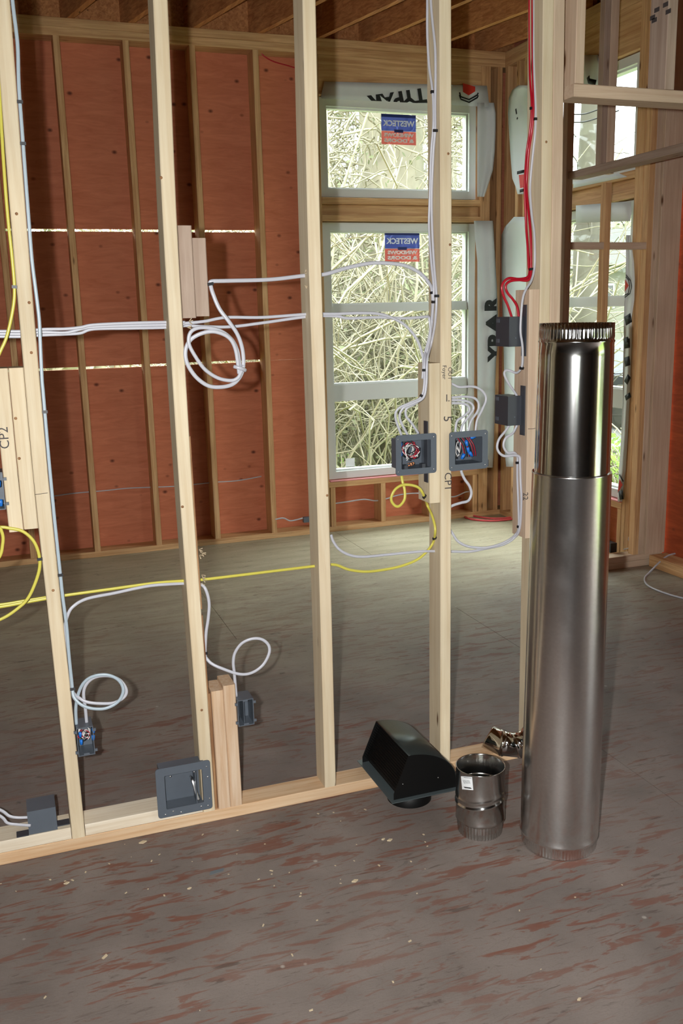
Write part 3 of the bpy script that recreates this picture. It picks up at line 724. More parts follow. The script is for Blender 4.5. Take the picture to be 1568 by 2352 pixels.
f7 = flap('house_wrap', [(1437, 1447, 540), (1437, 1455, 600), (1436, 1457, 640), (1434, 1456, 690), (1432, 1450, 730), (1432, 1450, 780), (1430, 1447, 860), (1429, 1445, 920), (1426, 1441, 1000), (1421, 1436, 1080), (1418, 1430, 1130), (1418, 1428, 1152)], XS - 0.003, 'long grey wrap flap with logo and letters right of the side window', 0.012, X=XS)
f8 = flap('house_wrap', [(1334, 1372, 126), (1334, 1378, 150), (1334, 1378, 196)], XS - 0.006, 'wrap flap above the side window, seen over the doorway header', 0.02, X=XS)
f9 = flap('house_wrap', [(1316, 1420, (418, 398)), (1316, 1440, (432, 406))], XS - 0.003, 'narrow white wrap strip between the side windows', 0.004, X=XS)
# print on the wraps -------------------------------------------------
def stroke(par, pts, Y, wd, mat='ink', X=None):
    P = [at(x, y, Y) if X is None else atx(x, y, X) for x, y in pts]
    nv = Vector((0, -1, 0)) if X is None else Vector((-1, 0, 0))
    MB().tube(P, 0.0006, 4, wide=wd, view=nv).build('print_stroke', mat, par)
YF = YW - 0.0085
pa, pb_ = at(988, 199, YF), at(832, 221, YF); tr_ = (pb_ - pa).normalized(); tu_ = Vector((0, 1, 0)).cross(tr_) * -1
if tu_.z > 0: tu_ = -tu_
to = text_mesh('print_lettering', 'TYPAR', 'ink', f1, pa + (pb_ - pa) * 0.5 + tu_ * 0.045, tr_, tu_, 0.125, 0.006, thick=0.0004, sx=1.12)
q0, q1 = at(744, 226, YF), at(1120, 245, YF)
for v_ in to.data.vertices:
    lim = q0.z + (q1.z - q0.z) * (v_.co.x - q0.x) / (q1.x - q0.x)
    v_.co.z = max(v_.co.z, lim)
for k, w_ in ((0, 0.010), (1, 0.010)):
    o_ = k * 6
    stroke(f1, [(1055 - 0, 212 + o_), (1058, 222 + o_), (1077, 229 + o_), (1096, 218 + o_), (1098, 213 + o_)], YF, w_)
mb = MB(); q = [at(x, y, YF - 0.0) for x, y in ((1063, 191), (1091, 199), (1091, 210), (1076, 219), (1063, 211))]
mb.add(q + [p + Vector((0, 0.001, 0)) for p in q], [(0, 1, 2, 3, 4), (9, 8, 7, 6, 5)] + [(i, (i + 1) % 5, 5 + (i + 1) % 5, 5 + i) for i in range(5)]).build('print_logo', 'red_print', f1, 'red pointed print mark')
# rotated letters on the lower right flap, cut by its edge
YG = YW - 0.034
for ch, px, py in (('R', 1131, 700), ('A', 1134, 742), ('P', 1138, 783), ('Y', 1138, 812)):
    p = at(px, py, YG); o_ = text_mesh('print_letter', ch, 'ink', f3, p, (0, 0, 1), (-1, 0, 0), 0.150, 0.009, thick=0.0004)
    lim = at(1140, py, YG).x
    for v_ in o_.data.vertices: v_.co.x = min(v_.co.x, lim)
mb = MB(); q = [atx(x, y, XS - 0.04) for x, y in ((1191, 402), (1206, 400), (1206, 430), (1194, 432))]
mb.add(q + [p + Vector((0.001, 0, 0)) for p in q], [(0, 1, 2, 3), (7, 6, 5, 4)] + [(i, (i + 1) % 4, 4 + (i + 1) % 4, 4 + i) for i in range(4)]).build('print_logo', 'red_print', f4, 'orange square print')
stroke(f4, [(1187, 397), (1204, 393)], 0, 0.02, X=XS - 0.04); stroke(f4, [(1193, 439), (1204, 436)], 0, 0.02, X=XS - 0.04)
stroke(f4, [(1184, 250), (1186, 262)], 0, 0.016, X=XS - 0.04); stroke(f4, [(1187, 270), (1188, 274)], 0, 0.016, X=XS - 0.04)
# logo and strokes on the long right flap
def logo7(yc):
    for o_ in (0, 5):
        stroke(f7, [(1437 + 0, yc - 27 + o_), (1447 - o_ * 0.7, yc - 14), (1450 - o_ * 0.9, yc), (1446 - o_ * 0.8, yc + 16), (1434, yc + 25 - o_)], 0, 0.008, X=XS - 0.017)
    q = [atx(x, y, XS - 0.017) for x, y in ((1435, yc - 16), (1443, yc - 2), (1434, yc + 12))]
    MB().add(q + [p + Vector((0.001, 0, 0)) for p in q], [(0, 1, 2), (5, 4, 3), (0, 1, 4, 3), (1, 2, 5, 4), (2, 0, 3, 5)]).build('print_logo', 'red_print', f7, 'red arrow print')
logo7(658)
for pts in (((1435, 738), (1449, 729)), ((1433, 790), (1446, 788)), ((1433, 788), (1443, 783)), ((1434, 832), (1446, 828)), ((1437, 867), (1444, 876)), ((1440, 905), (1443, 916)), ((1421, 1138), (1430, 1136))):
    stroke(f7, pts, 0, 0.055, X=XS - 0.017)
q = [atx(x, y, XS - 0.017) for x, y in ((1422, 1100), (1429, 1114), (1418, 1132))]
MB().add(q + [p + Vector((0.001, 0, 0)) for p in q], [(0, 1, 2), (5, 4, 3), (0, 1, 4, 3), (1, 2, 5, 4), (2, 0, 3, 5)]).build('print_logo', 'red_print', f7, 'lower red arrow print')
stroke(f7, [(1422, 1090), (1431, 1106)], 0, 0.012, X=XS - 0.017)
stroke(f8, [(1350, 176), (1352, 186), (1368, 190)], 0, 0.03, X=XS - 0.03)

# ================================================================== CABLES
def cable(name, label, mat, P, r=0.003, wide=0.0095, group=None, staples=(), sub=7, view=None, cat='cable', rf=True):
    """P: world points. flat two-core jacket"""
    pts = spline(P, sub)
    o = MB().tube(pts, r, 10, wide=wide, view=view or Vector((0, -1, 0))).build(name, mat)
    tag(o, label, cat, group)
    for s in staples:
        s = Vector(s); i = min(range(len(pts)), key=lambda k: (pts[k] - s).length)
        t = (pts[min(i + 1, len(pts) - 1)] - pts[max(i - 1, 0)]).normalized()
        vw = view or Vector((0, -1, 0)); a = t.cross(vw).normalized(); b_ = a.cross(t).normalized()
        w2 = (wide or 2 * r) / 2 + 0.0025; h = r + 0.002; q = pts[i]
        if b_.dot(vw) < 0: b_ = -b_
        c8 = [q + a * sa * w2 + b_ * sb + t * st * 0.004 for st in (-1, 1) for sa, sb in ((-1, -0.002), (1, -0.002), (1, h), (-1, h))]
        MB().add(c8, [(0, 3, 2, 1), (4, 5, 6, 7), (0, 1, 5, 4), (1, 2, 6, 5), (2, 3, 7, 6), (3, 0, 4, 7)]).build('staple', 'staple', o)
    return o
def pp_(lst, Y=None):
    out = []
    for e in lst:
        if len(e) == 3: out.append(at(e[0], e[1], e[2]))
        else: out.append(at(e[0], e[1], Y))
    return out
def sidepts(lst, X, ymax=0.080, ymin=0.006):
    out = []
    for (x, y) in lst:
        p = atx(x, y, X)
        if p.y > ymax: p = at(x, y, ymax)
        elif p.y < ymin: p = at(x, y, ymin); p.x = min(p.x, X)
        out.append(p)
    return out
# --- run through the left studs (three cables)
for k, (dy, lab) in enumerate(((-6, 'top white cable of the run through the two left studs'), (0, 'middle white cable of the run through the two left studs'), (6, 'bottom white cable of the run through the two left studs'))):
    w = [0, 2, -1][k]
    cable('cable', lab, 'cable_white', pp_([(-345, 772 + dy * .6), (-120, 768 + dy * .8), (0, 767 + dy), (50, 767 + dy), (100, 763 + dy * 1.1), (150, 762 + dy * 1.1 + w), (185, 758 + dy - w), (215, 751 + dy * .8), (300, 748 + dy), (384, 746 + dy), (425, 744 + dy * .6)], 0.045 + 0.004 * k), 0.003, 0.0085)
cable('cable', 'white cable leaving the second stud toward the window, upper of two', 'cable_white', pp_([(423, 743), (430, 742), (470, 738), (520, 729), (600, 729), (700, 722), (735, 721), (770, 721), (830, 719), (870, 721), (900, 730), (930, 747), (955, 776), (968, 808), (972, 835), (970, 870)], 0.046), 0.003, 0.009)
cable('cable', 'white cable leaving the second stud toward the window, lower of two', 'cable_white', pp_([(423, 749), (430, 748), (520, 751), (600, 742), (708, 727), (770, 726), (800, 731), (870, 729), (930, 731), (985, 727)], 0.052), 0.003, 0.009)
cable('cable', 'white cable arching from the weathered blocks across the upper window light', 'cable_white', pp_([(482, 651, 0.012), (487, 646, 0.01), (520, 645, 0.012), (620, 642, 0.03), (700, 633, 0.045), (745, 630, 0.045), (790, 617, 0.05), (840, 606, 0.05), (880, 604, 0.05), (930, 610, 0.05), (965, 628, 0.05), (985, 650, 0.05), (993, 672, 0.055), (993, 720, 0.05), (986, 775, 0.04), (976, 815, 0.035), (975, 850, 0.03)]), 0.0035, 0.0115, staples=[at(993, 672, 0.05)])
# --- the coil hung on the weathered blocks
coil = [(483, 653, -0.002), (488, 672, -0.006), (503, 708, -0.010), (525, 738, -0.014), (545, 768, -0.014), (556, 800, -0.012), (559, 835, -0.010), (553, 862, -0.010), (535, 882, -0.012), (508, 889, -0.014), (478, 886, -0.014), (450, 866, -0.014), (430, 835, -0.014), (426, 805, -0.014), (438, 780, -0.014), (465, 765, -0.018), (495, 762, -0.022), (525, 775, -0.024), (540, 800, -0.024), (547, 840, -0.022), (549, 858, -0.02)]
cable('cable', 'white cable looped in a large coil below the weathered blocks, outer turn', 'cable_white', pp_(coil), 0.0035, 0.0115, staples=[at(483, 650, 0.0)])
coil2 = [(560, 840, -0.017), (553, 855, -0.021), (546, 868, -0.022), (530, 874, -0.020), (500, 868, -0.018), (470, 848, -0.020), (448, 818, -0.022), (434, 790, -0.022), (436, 766, -0.022), (452, 754, -0.022), (480, 753, -0.02), (510, 762, -0.018), (532, 780, -0.017), (545, 805, -0.016), (550, 835, -0.016), (552, 850, -0.017)]
cable('cable', 'white cable inner turn of the large hanging coil', 'cable_white', pp_(coil2), 0.0035, 0.0105)
cable('cable', 'short white cable end wrapped round the large coil', 'cable_white', pp_([(537, 842, -0.024), (546, 844, -0.032), (556, 847, -0.031), (564, 851, -0.020)]), 0.0035, 0.0105, sub=4)
# --- leftmost stud: pale blue and white drop cables
XA = lambda z: SA(z) + 0.038
def rightof(lst, S, Y=0.006, off=0.0062):
    out = []
    for (x, y) in lst:
        p = at(x, y, Y); p.x = max(p.x, S(p.z) + 0.038 + off); out.append(p)
    return out
blue = [(10, -120), (22, 0), (37, 70), (41, 115), (43, 200), (50, 330), (58, 450), (66, 520), (71, 600), (83, 675), (90, 735), (92, 780), (96, 867), (98, 900), (101, 946), (107, 1042), (118, 1150), (124, 1221), (134, 1321), (143, 1371), (153, 1440), (158, 1507), (161, 1560), (162, 1583)]
cable('cable', 'pale blue cable stapled down the leftmost stud, looping into the small wired box', 'cable_blue', rightof(blue, SA) + pp_([(170, 1602, -0.002), (187, 1619, -0.012), (213, 1627.6, -0.018), (244.5, 1626.5, -0.02), (272, 1610.6, -0.02), (283, 1585, -0.02), (272, 1562, -0.018), (244.5, 1550, -0.014), (212.6, 1554, -0.008), (191, 1570, -0.001), (178.6, 1598, 0.006), (174, 1627.6, 0.012), (175.5, 1664, 0.02)]), 0.003, 0.0095,
      staples=[at(36, 234, 0.006), at(50, 338, 0.006), at(98, 949, 0.006), at(134, 1322, 0.006), at(161, 1582, 0.006)])
cable('cable', 'white cable from the second stud looping down into the wired box', 'cable_white', pp_([(425, 1340, 0.047), (357, 1344, 0.04), (314, 1351, 0.035), (264, 1362, 0.03), (200, 1375, 0.02), (168, 1393, 0.012), (155, 1414, 0.010), (149, 1446, 0.016)]) + rightof([(151, 1489), (158, 1540)], SA, 0.022) + pp_([(165, 1585, 0.018), (183, 1604, 0.0), (202, 1613, -0.008), (234, 1616, -0.012), (261.5, 1614, -0.012), (284, 1602, -0.01), (290, 1585, -0.01), (277, 1564, -0.008), (253, 1553, -0.006), (223, 1554, -0.004), (202, 1567, 0.002), (192, 1590, 0.008), (196, 1628, 0.014), (199, 1660, 0.022)]), 0.003, 0.0095)
# --- second stud, lower white cable with a single loop into the small empty box
cable('cable', 'white cable falling from the second stud and looping once into the small empty box', 'cable_white', pp_([(440, 1340, 0.045), (462, 1343, 0.03), (473, 1356, 0.02), (480, 1385, 0.02), (478, 1420, 0.02), (473, 1455, 0.02), (471, 1500, 0.02), (474, 1512, 0.018), (487, 1525, 0.01), (511, 1536, 0.0), (548, 1548, -0.008), (576, 1546, -0.008), (602, 1529, -0.006), (617, 1503, -0.004), (617, 1483, 0.0), (602, 1469, 0.002), (580, 1467, 0.006), (556, 1477, 0.012), (540, 1498, 0.016), (535.5, 1520, 0.018), (538, 1548, 0.02), (542.5, 1600, 0.024)]), 0.003, 0.0095, staples=[at(472, 1500, 0.02)])
# --- yellow cables
cable('cable', 'yellow cable running through three studs to the open left box', 'cable_yellow', pp_([(-325, 1446), (-110, 1410), (0, 1394), (50, 1385), (100, 1376), (146, 1368), (250, 1353.6), (357, 1339), (425, 1334), (459, 1332), (560, 1320), (650, 1309), (726, 1300), (768, 1297), (800, 1308), (840, 1313), (885, 1308), (925, 1299), (960, 1284), (984, 1262), (995, 1244)], 0.047) + sidepts([(999, 1224), (998, 1206), (991, 1182), (981, 1160)], 1.214) + pp_([(974, 1140, 0.03), (962, 1121, 0.02), (942, 1114, 0.014), (921, 1115, 0.01), (905, 1127, 0.008), (898, 1146.6, 0.008), (906, 1161, 0.008), (917, 1162, 0.008), (928.5, 1147, 0.01), (929, 1126, 0.014), (924, 1106, 0.02), (922, 1093, 0.026)]), 0.003, 0.0092,
      staples=[at(974, 1137, 0.03), at(1000, 1224, 0.05)])
cable('cable', 'second yellow cable sagging beside the leftmost stud', 'cable_yellow', pp_([(-325, 1438, 0.053), (-110, 1400, 0.053), (0, 1389, 0.053), (50, 1381, 0.053), (100, 1373, 0.053), (128, 1369, 0.053)]), 0.003, 0.009)
cable('cable', 'large yellow loop left of the leftmost stud', 'cable_yellow', pp_([(-190, 1330, -0.008), (-150, 1255, -0.008), (-60, 1215, -0.008), (0, 1211, -0.008), (20, 1213, -0.008), (53, 1221, -0.008), (79, 1246, -0.009), (91, 1284, -0.009), (87, 1321, -0.009), (66, 1371, -0.009), (40, 1398, -0.009), (0, 1423, -0.009), (-60, 1440, -0.009), (-140, 1425, -0.009), (-186, 1370, -0.0095), (-190, 1345, -0.0095)]), 0.003, 0.009, staples=[at(91, 1285, -0.009)])
cable('cable', 'small yellow curl at the left edge of the photo', 'cable_yellow', pp_([(-58, 1172, 0.02), (-60, 1190, -0.014), (-8, 1208, -0.018), (5, 1225, -0.018), (6, 1250, -0.018), (-6, 1285, -0.018), (-60, 1320, -0.018)]), 0.003, 0.009)
cable('cable', 'yellow cable hanging down the left edge beside the leftmost stud', 'cable_yellow', pp_([(-20, -100, 0.004), (-8, 100, 0.004), (0, 240, 0.004), (10, 400, -0.006), (18, 500, -0.007), (27, 585, -0.007), (33, 659, -0.007), (30, 707, -0.007), (16, 771, -0.006), (0, 809, -0.006), (-30, 880, -0.006), (-38, 980, -0.008), (-38, 1080, -0.010), (-36, 1110, 0.0)]), 0.003, 0.0085, staples=[at(33, 662, -0.007)])
# --- cables down stud D, left side
XD = SD(1.4) - 0.0085
def dn(lst): return sidepts(lst, XD)
lowD = lambda xs: pp_([(974, 835, 0.02), (973, 870, 0.02), (971, 900, 0.018)] ) + pp_(xs)
cable('cable', 'left strand of white cable down the marked stud into its left open box', 'cable_white', dn([(979, -90), (981, 0), (981, 75), (985, 150), (992, 200), (995, 240), (995, 290), (990, 350), (987, 450), (985, 520), (990, 600), (996, 665), (992, 730), (985, 787)]) + pp_([(975, 825, 0.012), (974, 883, 0.008), (966, 913, 0.008), (940, 926, 0.012), (914, 939, 0.018), (908, 960, 0.022), (923, 1003, 0.03)]), 0.003, 0.0082,
      staples=[atx(992, 214, XD), atx(993, 688, XD), at(966, 847, 0.012), at(966, 910, 0.01)])
cable('cable', 'right strand of white cable down the marked stud into its left open box', 'cable_white', dn([(986, -90), (989, 0), (993, 50), (999, 110), (1000, 175), (999, 240), (999, 300), (995, 350), (991, 450), (992, 520), (996, 600), (1002, 680), (999, 740), (990, 790)]) + pp_([(981, 825, 0.006), (979, 880, 0.002), (972, 913, 0.002), (948, 927, 0.008), (925, 938, 0.014), (918, 962, 0.02), (937, 1001, 0.03)]), 0.003, 0.0082, staples=[atx(999, 302, XD), atx(1001, 683, XD)])
cable('cable', 'white cable curving behind the others into the open left box', 'cable_white', pp_([(985, 727, 0.045), (988, 770, 0.04), (979, 815, 0.03), (977, 870, 0.016), (974, 908, 0.012), (955, 926, 0.016), (934, 938, 0.02), (932, 955, 0.022), (945, 972, 0.024), (961, 996, 0.03)]), 0.003, 0.0082)
# --- four cables right of stud D into the open right box
labs = ['outermost', 'second', 'third', 'innermost']
for lab, pts in zip(labs, ([(1030, 878), (1041, 883), (1055, 889), (1086, 888), (1106, 897), (1116, 916), (1106, 943), (1095, 966), (1091, 996)], [(1030, 913), (1042, 912.7), (1069, 911), (1090, 915), (1099, 928), (1096, 945), (1081, 968), (1074, 997)], [(1030, 919), (1042, 919), (1064, 920), (1081, 926), (1087, 939), (1075, 958), (1062, 976), (1057, 998)], [(1030, 926), (1042, 926), (1062, 927), (1074, 932), (1077.5, 943), (1063, 957), (1049, 968), (1045, 998)])):
    cable('cable', lab + ' of four white cables bending into the open right box', 'cable_white', pp_([(x, y, 0.045 - 0.0016 * i) for i, (x, y) in enumerate(pts)]), 0.003, 0.0082)
cable('cable', 'white cable hooking back below the open right box', 'cable_white', pp_([(1059, 1080), (1060, 1086), (1067, 1101), (1078, 1117), (1082, 1134), (1075, 1150), (1058, 1155), (1042, 1160), (1030, 1166)], 0.035), 0.0035, 0.0095)
# --- cables at the end stud
XE = SE(1.2) - 0.0385 - 0.0042
cable('cable', 'white cable sagging from the marked stud up to the lower dark box', 'cable_white', pp_([(1030, 1212, 0.045), (1040, 1227, 0.045), (1050, 1242, 0.045), (1066, 1252, 0.045), (1085, 1257, 0.045), (1116, 1258, 0.045), (1148, 1250, 0.045), (1170, 1239, 0.048)]) + sidepts([(1184, 1227), (1191, 1209), (1190, 1150), (1188, 1100), (1188, 1066), (1188, 1050)], XE) + pp_([(1181, 1040, 0.05), (1166, 1040, 0.055), (1156, 1025, 0.055), (1161, 1006, 0.055), (1178, 994, 0.052), (1190, 970, 0.05)]), 0.003, 0.0088, staples=[atx(1190, 1063, XE), atx(1192, 1208, XE)])
cable('cable', 'white cable sagging from the third near stud up to the lower dark box', 'cable_white', pp_([(760, 1228, 0.045), (765, 1243, 0.045), (778, 1261, 0.045), (800, 1274, 0.045), (830, 1279, 0.045), (880, 1275, 0.045), (940, 1269, 0.045), (985, 1266, 0.045), (1040, 1267, 0.05), (1078, 1267, 0.05), (1110, 1261, 0.05), (1155, 1251, 0.05), (1180, 1236, 0.05)]) + sidepts([(1193, 1214), (1197, 1150), (1195, 1100), (1194, 1066), (1193, 1050)], XE, 0.075, 0.004) + pp_([(1182, 1046, 0.042), (1156, 1047, 0.048), (1142, 1032, 0.05), (1145, 1010, 0.052), (1161, 989, 0.054), (1174, 970, 0.055)]), 0.003, 0.0088)
XF = SE(2.0) - 0.0045
cable('cable', 'red cable down the end stud, left strand, entering the upper dark box', 'cable_red', sidepts([(1216, -90), (1216, 60), (1217, 171), (1221, 240), (1217, 300), (1210, 345), (1206, 400), (1205, 440), (1208, 520), (1211, 560), (1214, 612), (1216, 622)], XF) + pp_([(1211, 637, 0.046), (1191, 641, 0.05), (1170, 639, 0.055), (1157, 647, 0.055), (1152, 662, 0.055), (1157, 682, 0.055), (1166, 702, 0.055), (1176, 732, 0.055)]), 0.0035, 0.0088, staples=[atx(1218, 250, XF)])
cable('cable', 'red cable down the end stud, right strand, entering the upper dark box', 'cable_red', sidepts([(1223, -90), (1223, 60), (1224, 171), (1225, 240), (1221, 300), (1214, 345), (1210, 400), (1209, 440), (1217, 520), (1219, 560), (1219, 612), (1219, 624)], XF) + pp_([(1213, 643, 0.04), (1191, 643, 0.044), (1174, 645, 0.048), (1163, 652, 0.05), (1161, 662, 0.05), (1166, 674, 0.05), (1177, 687, 0.05), (1187, 704, 0.05), (1191, 728, 0.05)]), 0.0035, 0.0088, staples=[atx(1216, 619, XF)])
cable('cable', 'white cable beside the red pair, passing the upper dark box to the lower', 'cable_white', sidepts([(1228, -90), (1227, 0), (1226, 100), (1227, 170), (1230, 250), (1229, 300), (1224, 350), (1219, 400), (1217, 440), (1221, 495), (1226, 530), (1228, 575), (1227, 615)], XF, 0.08, 0.003) + pp_([(1220, 644, 0.01), (1208, 664, 0.0), (1201, 682, -0.003), (1197, 715, -0.004), (1195, 760, -0.004), (1199, 790, -0.003), (1200, 815, 0.002), (1198, 842, 0.008), (1187, 856, 0.03), (1172, 852, 0.05), (1161, 851, 0.055), (1158, 861, 0.055), (1168, 881, 0.055), (1181, 900, 0.052), (1191, 916, 0.048)]), 0.003, 0.0082, staples=[atx(1229, 276, XF), at(1197, 843, 0.012)])
# --- bottom left cables into the tipped box
cable('cable', 'upper white cable entering the tipped box at the bottom left', 'cable_white', pp_([(-70, 1832, 0.02), (0, 1860, 0.02), (21, 1874, 0.015), (42, 1878, 0.01), (68, 1877, 0.01)]), 0.003, 0.009)
cable('cable', 'lower white cable entering the tipped box at the bottom left', 'cable_white', pp_([(-70, 1838, 0.005), (0, 1874, 0.005), (17, 1890, 0.002), (42, 1894, 0.0), (70, 1896, 0.004)]), 0.003, 0.009)
# --- cables in the far room
YB = L0 - 0.01
cable('cable', 'thin grey cable along the far plywood at knee height', 'cable_white', pp_([(120, 1140), (170, 1133), (240, 1127), (300, 1121), (400, 1117), (490, 1108), (545, 1104), (600, 1094)], L0 + 0.11), 0.004, 0.008)
cable('cable', 'white cable sagging below the sill of the lower window', 'cable_white', pp_([(745, 1160), (765, 1157), (800, 1152), (835, 1147), (862, 1150), (885, 1146), (920, 1136), (960, 1133), (1000, 1138), (1041, 1141), (1070, 1130), (1095, 1128)], L0 + 0.06), 0.004, 0.010)
cable('cable', 'white cable lying by the far bottom plate next to a small blue box', 'cable_white', pp_([(632, 1193), (650, 1190), (665, 1196), (680, 1194), (695, 1190)], L0 - 0.03), 0.004, 0.010)
MB().box(*(lambda p: (p.x, p.x + 0.06, L0 - 0.035, L0 - 0.003))(at(696, 1190, L0 - 0.02)), 0.098, 0.135).build('device_box', 'pvc', None)
tag(bpy.data.objects['device_box'], 'small blue grey device box low on the far wall', 'electrical box')
hose = [atz(x, y, 0.008) for x, y in ((1195, 1184), (1160, 1190), (1120, 1190), (1085, 1184), (1067, 1178), (1064, 1184), (1080, 1192), (1120, 1196), (1160, 1194), (1195, 1189))]
cable('cable', 'red cable lying in a flat loop on the floor of the far corner', 'cable_red_dusty', hose, 0.007, 0.014, view=Vector((0, 0, 1)))
cable('cable', 'thin red cable hanging high on the far plywood', 'cable_red', pp_([(584, -20), (588, 60), (590, 90), (600, 122), (625, 140), (665, 152), (690, 160)], L0 + 0.08), 0.004, 0.008)
fl2 = [atz(x, y, 0.006) for x, y in ((1660, 1300), (1590, 1297), (1568, 1296), (1530, 1303), (1490, 1316), (1480, 1330), (1488, 1345), (1520, 1360), (1568, 1374), (1650, 1392))]
for p in fl2:
    if p.x > 3.50 and p.y < 1.86: p.z = 0.076
cable('cable', 'white cable curling on the floor at the right edge', 'cable_white', fl2, 0.005, 0.012, view=Vector((0, 0, 1)))
cable('cable', 'thin cable dangling at the foot of the side window framing', 'cable_white', [atx(x, y, XS - 0.015) for x, y in ((1457, 1219), (1446, 1230), (1443, 1240), (1450, 1250), (1445, 1258), (1432, 1262))], 0.003, 0.006)
for lab, pts in (('upper dark wire crossing outside the upper side window', ((1300, 262), (1340, 262), (1375, 251), (1420, 236))), ('lower dark wire crossing outside the upper side window', ((1300, 281), (1340, 280), (1375, 270), (1420, 254)))):
    cable('overhead_wire', lab, 'staple', [atx(x, y, 5.5) for x, y in pts], 0.007, 0.014, cat='wire')

# ================================================================== ELECTRICAL BOXES
def wires(par, x0, x1, y0, y1, z0, z1, n, cols, seed, shape='arc', r=0.0014):
    rd = random.Random(seed); cx, cz = (x0 + x1) / 2, (z0 + z1) / 2; w, h = (x1 - x0) / 2, (z1 - z0) / 2
    for i in range(n):
        P = []; a0 = rd.uniform(0, 6.28); ex, ez = rd.uniform(0.35, 0.85), rd.uniform(0.35, 0.85); ph = rd.uniform(-0.5, 0.5)
        ox, oz = rd.uniform(-0.15, 0.15) * w, rd.uniform(-0.1, 0.15) * h
        for k in range(9):
            a = a0 + k * rd.uniform(0.35, 0.75)
            P.append(Vector((cx + ox + w * ex * math.cos(a), y0 + (y1 - y0) * (0.5 + 0.45 * math.sin(a * 0.7 + i)), cz + oz + h * ez * math.sin(a + ph))))
        c = cols[i % len(cols)]
        nm = {'wire_white': 'white_wire', 'wire_black': 'black_wire', 'wire_red': 'red_wire', 'copper': 'copper_wire'}[c]
        MB().tube(spline(P, 4), r, 6).build(nm, c, par)
def wire_nut(par, x, y, z, d, s=1.0):
    MB().lathe((x, y, z), d, [(0.0, -0.001), (0.006 * s, 0.0), (0.0066 * s, 0.008 * s), (0.0045 * s, 0.02 * s), (0.0, 0.021 * s)], 10).build('wire_nut', 'wire_blue', par)
def open_box(name, label, x0, x1, z0, z1, fl, depth, mat, yf=-0.013, ears=False, bottomless=False, tilt=0.0):
    """flanged box facing the camera; fl = flange width. inner tub with real walls"""
    t = thing(name, label, 'electrical box', ((x0 + x1) / 2, yf, z0))
    cx = (x0 + x1) / 2
    ix0, ix1, iz0, iz1 = x0 + fl, x1 - fl, z0 + fl, z1 - fl
    sh = lambda x: (x - cx) * tilt
    if fl > 0.004:
        # rounded flange ring, 3 mm thick
        def ring(a0, a1, b0, b1, rad, n=4):
            out = []
            for (cxx, czz, s) in ((a1 - rad, b0 + rad, -90), (a1 - rad, b1 - rad, 0), (a0 + rad, b1 - rad, 90), (a0 + rad, b0 + rad, 180)):
                for k in range(n + 1):
                    a = math.radians(s + 90 * k / n); out.append((cxx + rad * math.cos(a), czz + rad * math.sin(a)))
            return out
        O = ring(x0, x1, z0, z1, 0.009); I = ring(ix0, ix1, iz0, iz1, 0.003); n = len(O)
        mb = MB(); v = [(x, yf, z + sh(x)) for x, z in O] + [(x, yf, z + sh(x)) for x, z in I] + [(x, yf + 0.004, z + sh(x)) for x, z in O] + [(x, yf + 0.004, z + sh(x)) for x, z in I]
        f = []
        for i in range(n):
            j = (i + 1) % n
            f += [(i, j, n + j, n + i), (2 * n + i, 3 * n + i, 3 * n + j, 2 * n + j), (i, 2 * n + i, 2 * n + j, j), (n + i, n + j, 3 * n + j, 3 * n + i)]
        mb.add(v, f).build('flange', mat, t)
    w = 0.0025; y0, y1 = yf + 0.0035, yf + depth
    mb = MB(); s0 = 0
    mb.box(ix0 - w, ix0, y0, y1, iz0 - w, iz1 + w).box(ix1, ix1 + w, y0, y1, iz0 - w, iz1 + w)
    mb.box(ix0, ix1, y0, y1, iz1, iz1 + w)
    if not bottomless: mb.box(ix0, ix1, y0, y1, iz0 - w, iz0).box(ix0, ix1, y1 - w, y1, iz0, iz1)
    else: mb.box(ix0, ix1, y1 - w, y1, iz0 + 0.035, iz1).box(ix0, ix1, y0, y0 + 0.004, iz0 - w, iz0)
    if ears:
        for zz in (z0 + 0.013, z1 - 0.013):
            for s, xx in ((-1, x0), (1, x1)):
                mb.box(min(xx, xx + s * 0.007), max(xx, xx + s * 0.007), y0, y0 + 0.006, zz - 0.004, zz + 0.004)
        mb.box(cx - 0.008, cx + 0.008, y0 + 0.001, y0 + 0.008, iz1 - 0.005, iz1).box(cx - 0.008, cx + 0.008, y0 + 0.001, y0 + 0.008, iz0, iz0 + 0.005)
    if tilt:
        mb.v = [(x, y, z + sh(x)) for x, y, z in mb.v]
    mb.build('shell', mat, t)
    return t, (ix0, ix1, y0, y1, iz0, iz1)
def screws(t, pts, yf):
    for (x, z) in pts:
        MB().lathe((x, yf + 0.001, z), (0, -1, 0), [(0.0, 0.0022), (0.0022, 0.002), (0.0028, 0.0)], 8).build('screw', 'steel', t)
def bx2(px0, py0, px1, py1, Y): a = at(px0, py0, Y); b_ = at(px1, py1, Y); return a.x, b_.x, b_.z, a.z
Y0 = -0.013
# two open device boxes on the marked stud
a = at(909, 1047, Y0); b_ = at(1002, 1040, Y0); zt = (at(909, 1001, Y0).z + at(1002, 994, Y0).z) / 2; zb = (at(909, 1093, Y0).z + at(1002, 1086, Y0).z) / 2
t1, q = open_box('device_box', 'open grey two gang box left of the marked stud, full of looped wires', a.x, b_.x, zb, zt, 0.019, 0.075, 'pvc')
wires(t1, q[0], q[1] - 0.02, q[2] + 0.004, q[3] - 0.03, q[4] + 0.015, q[5], 12, ['wire_white', 'wire_black', 'wire_red', 'wire_black', 'wire_white'], 3)
wires(t1, q[0] + 0.01, q[0] + 0.05, q[2] + 0.002, q[2] + 0.01, q[4] + 0.004, q[4] + 0.02, 2, ['copper'], 5)
for dz in (0.02, 0.05): wire_nut(t1, q[0] + 0.006, q[2] + 0.015, q[4] + 0.02 + dz, (0.2, 0.3, 0.9), 0.7)
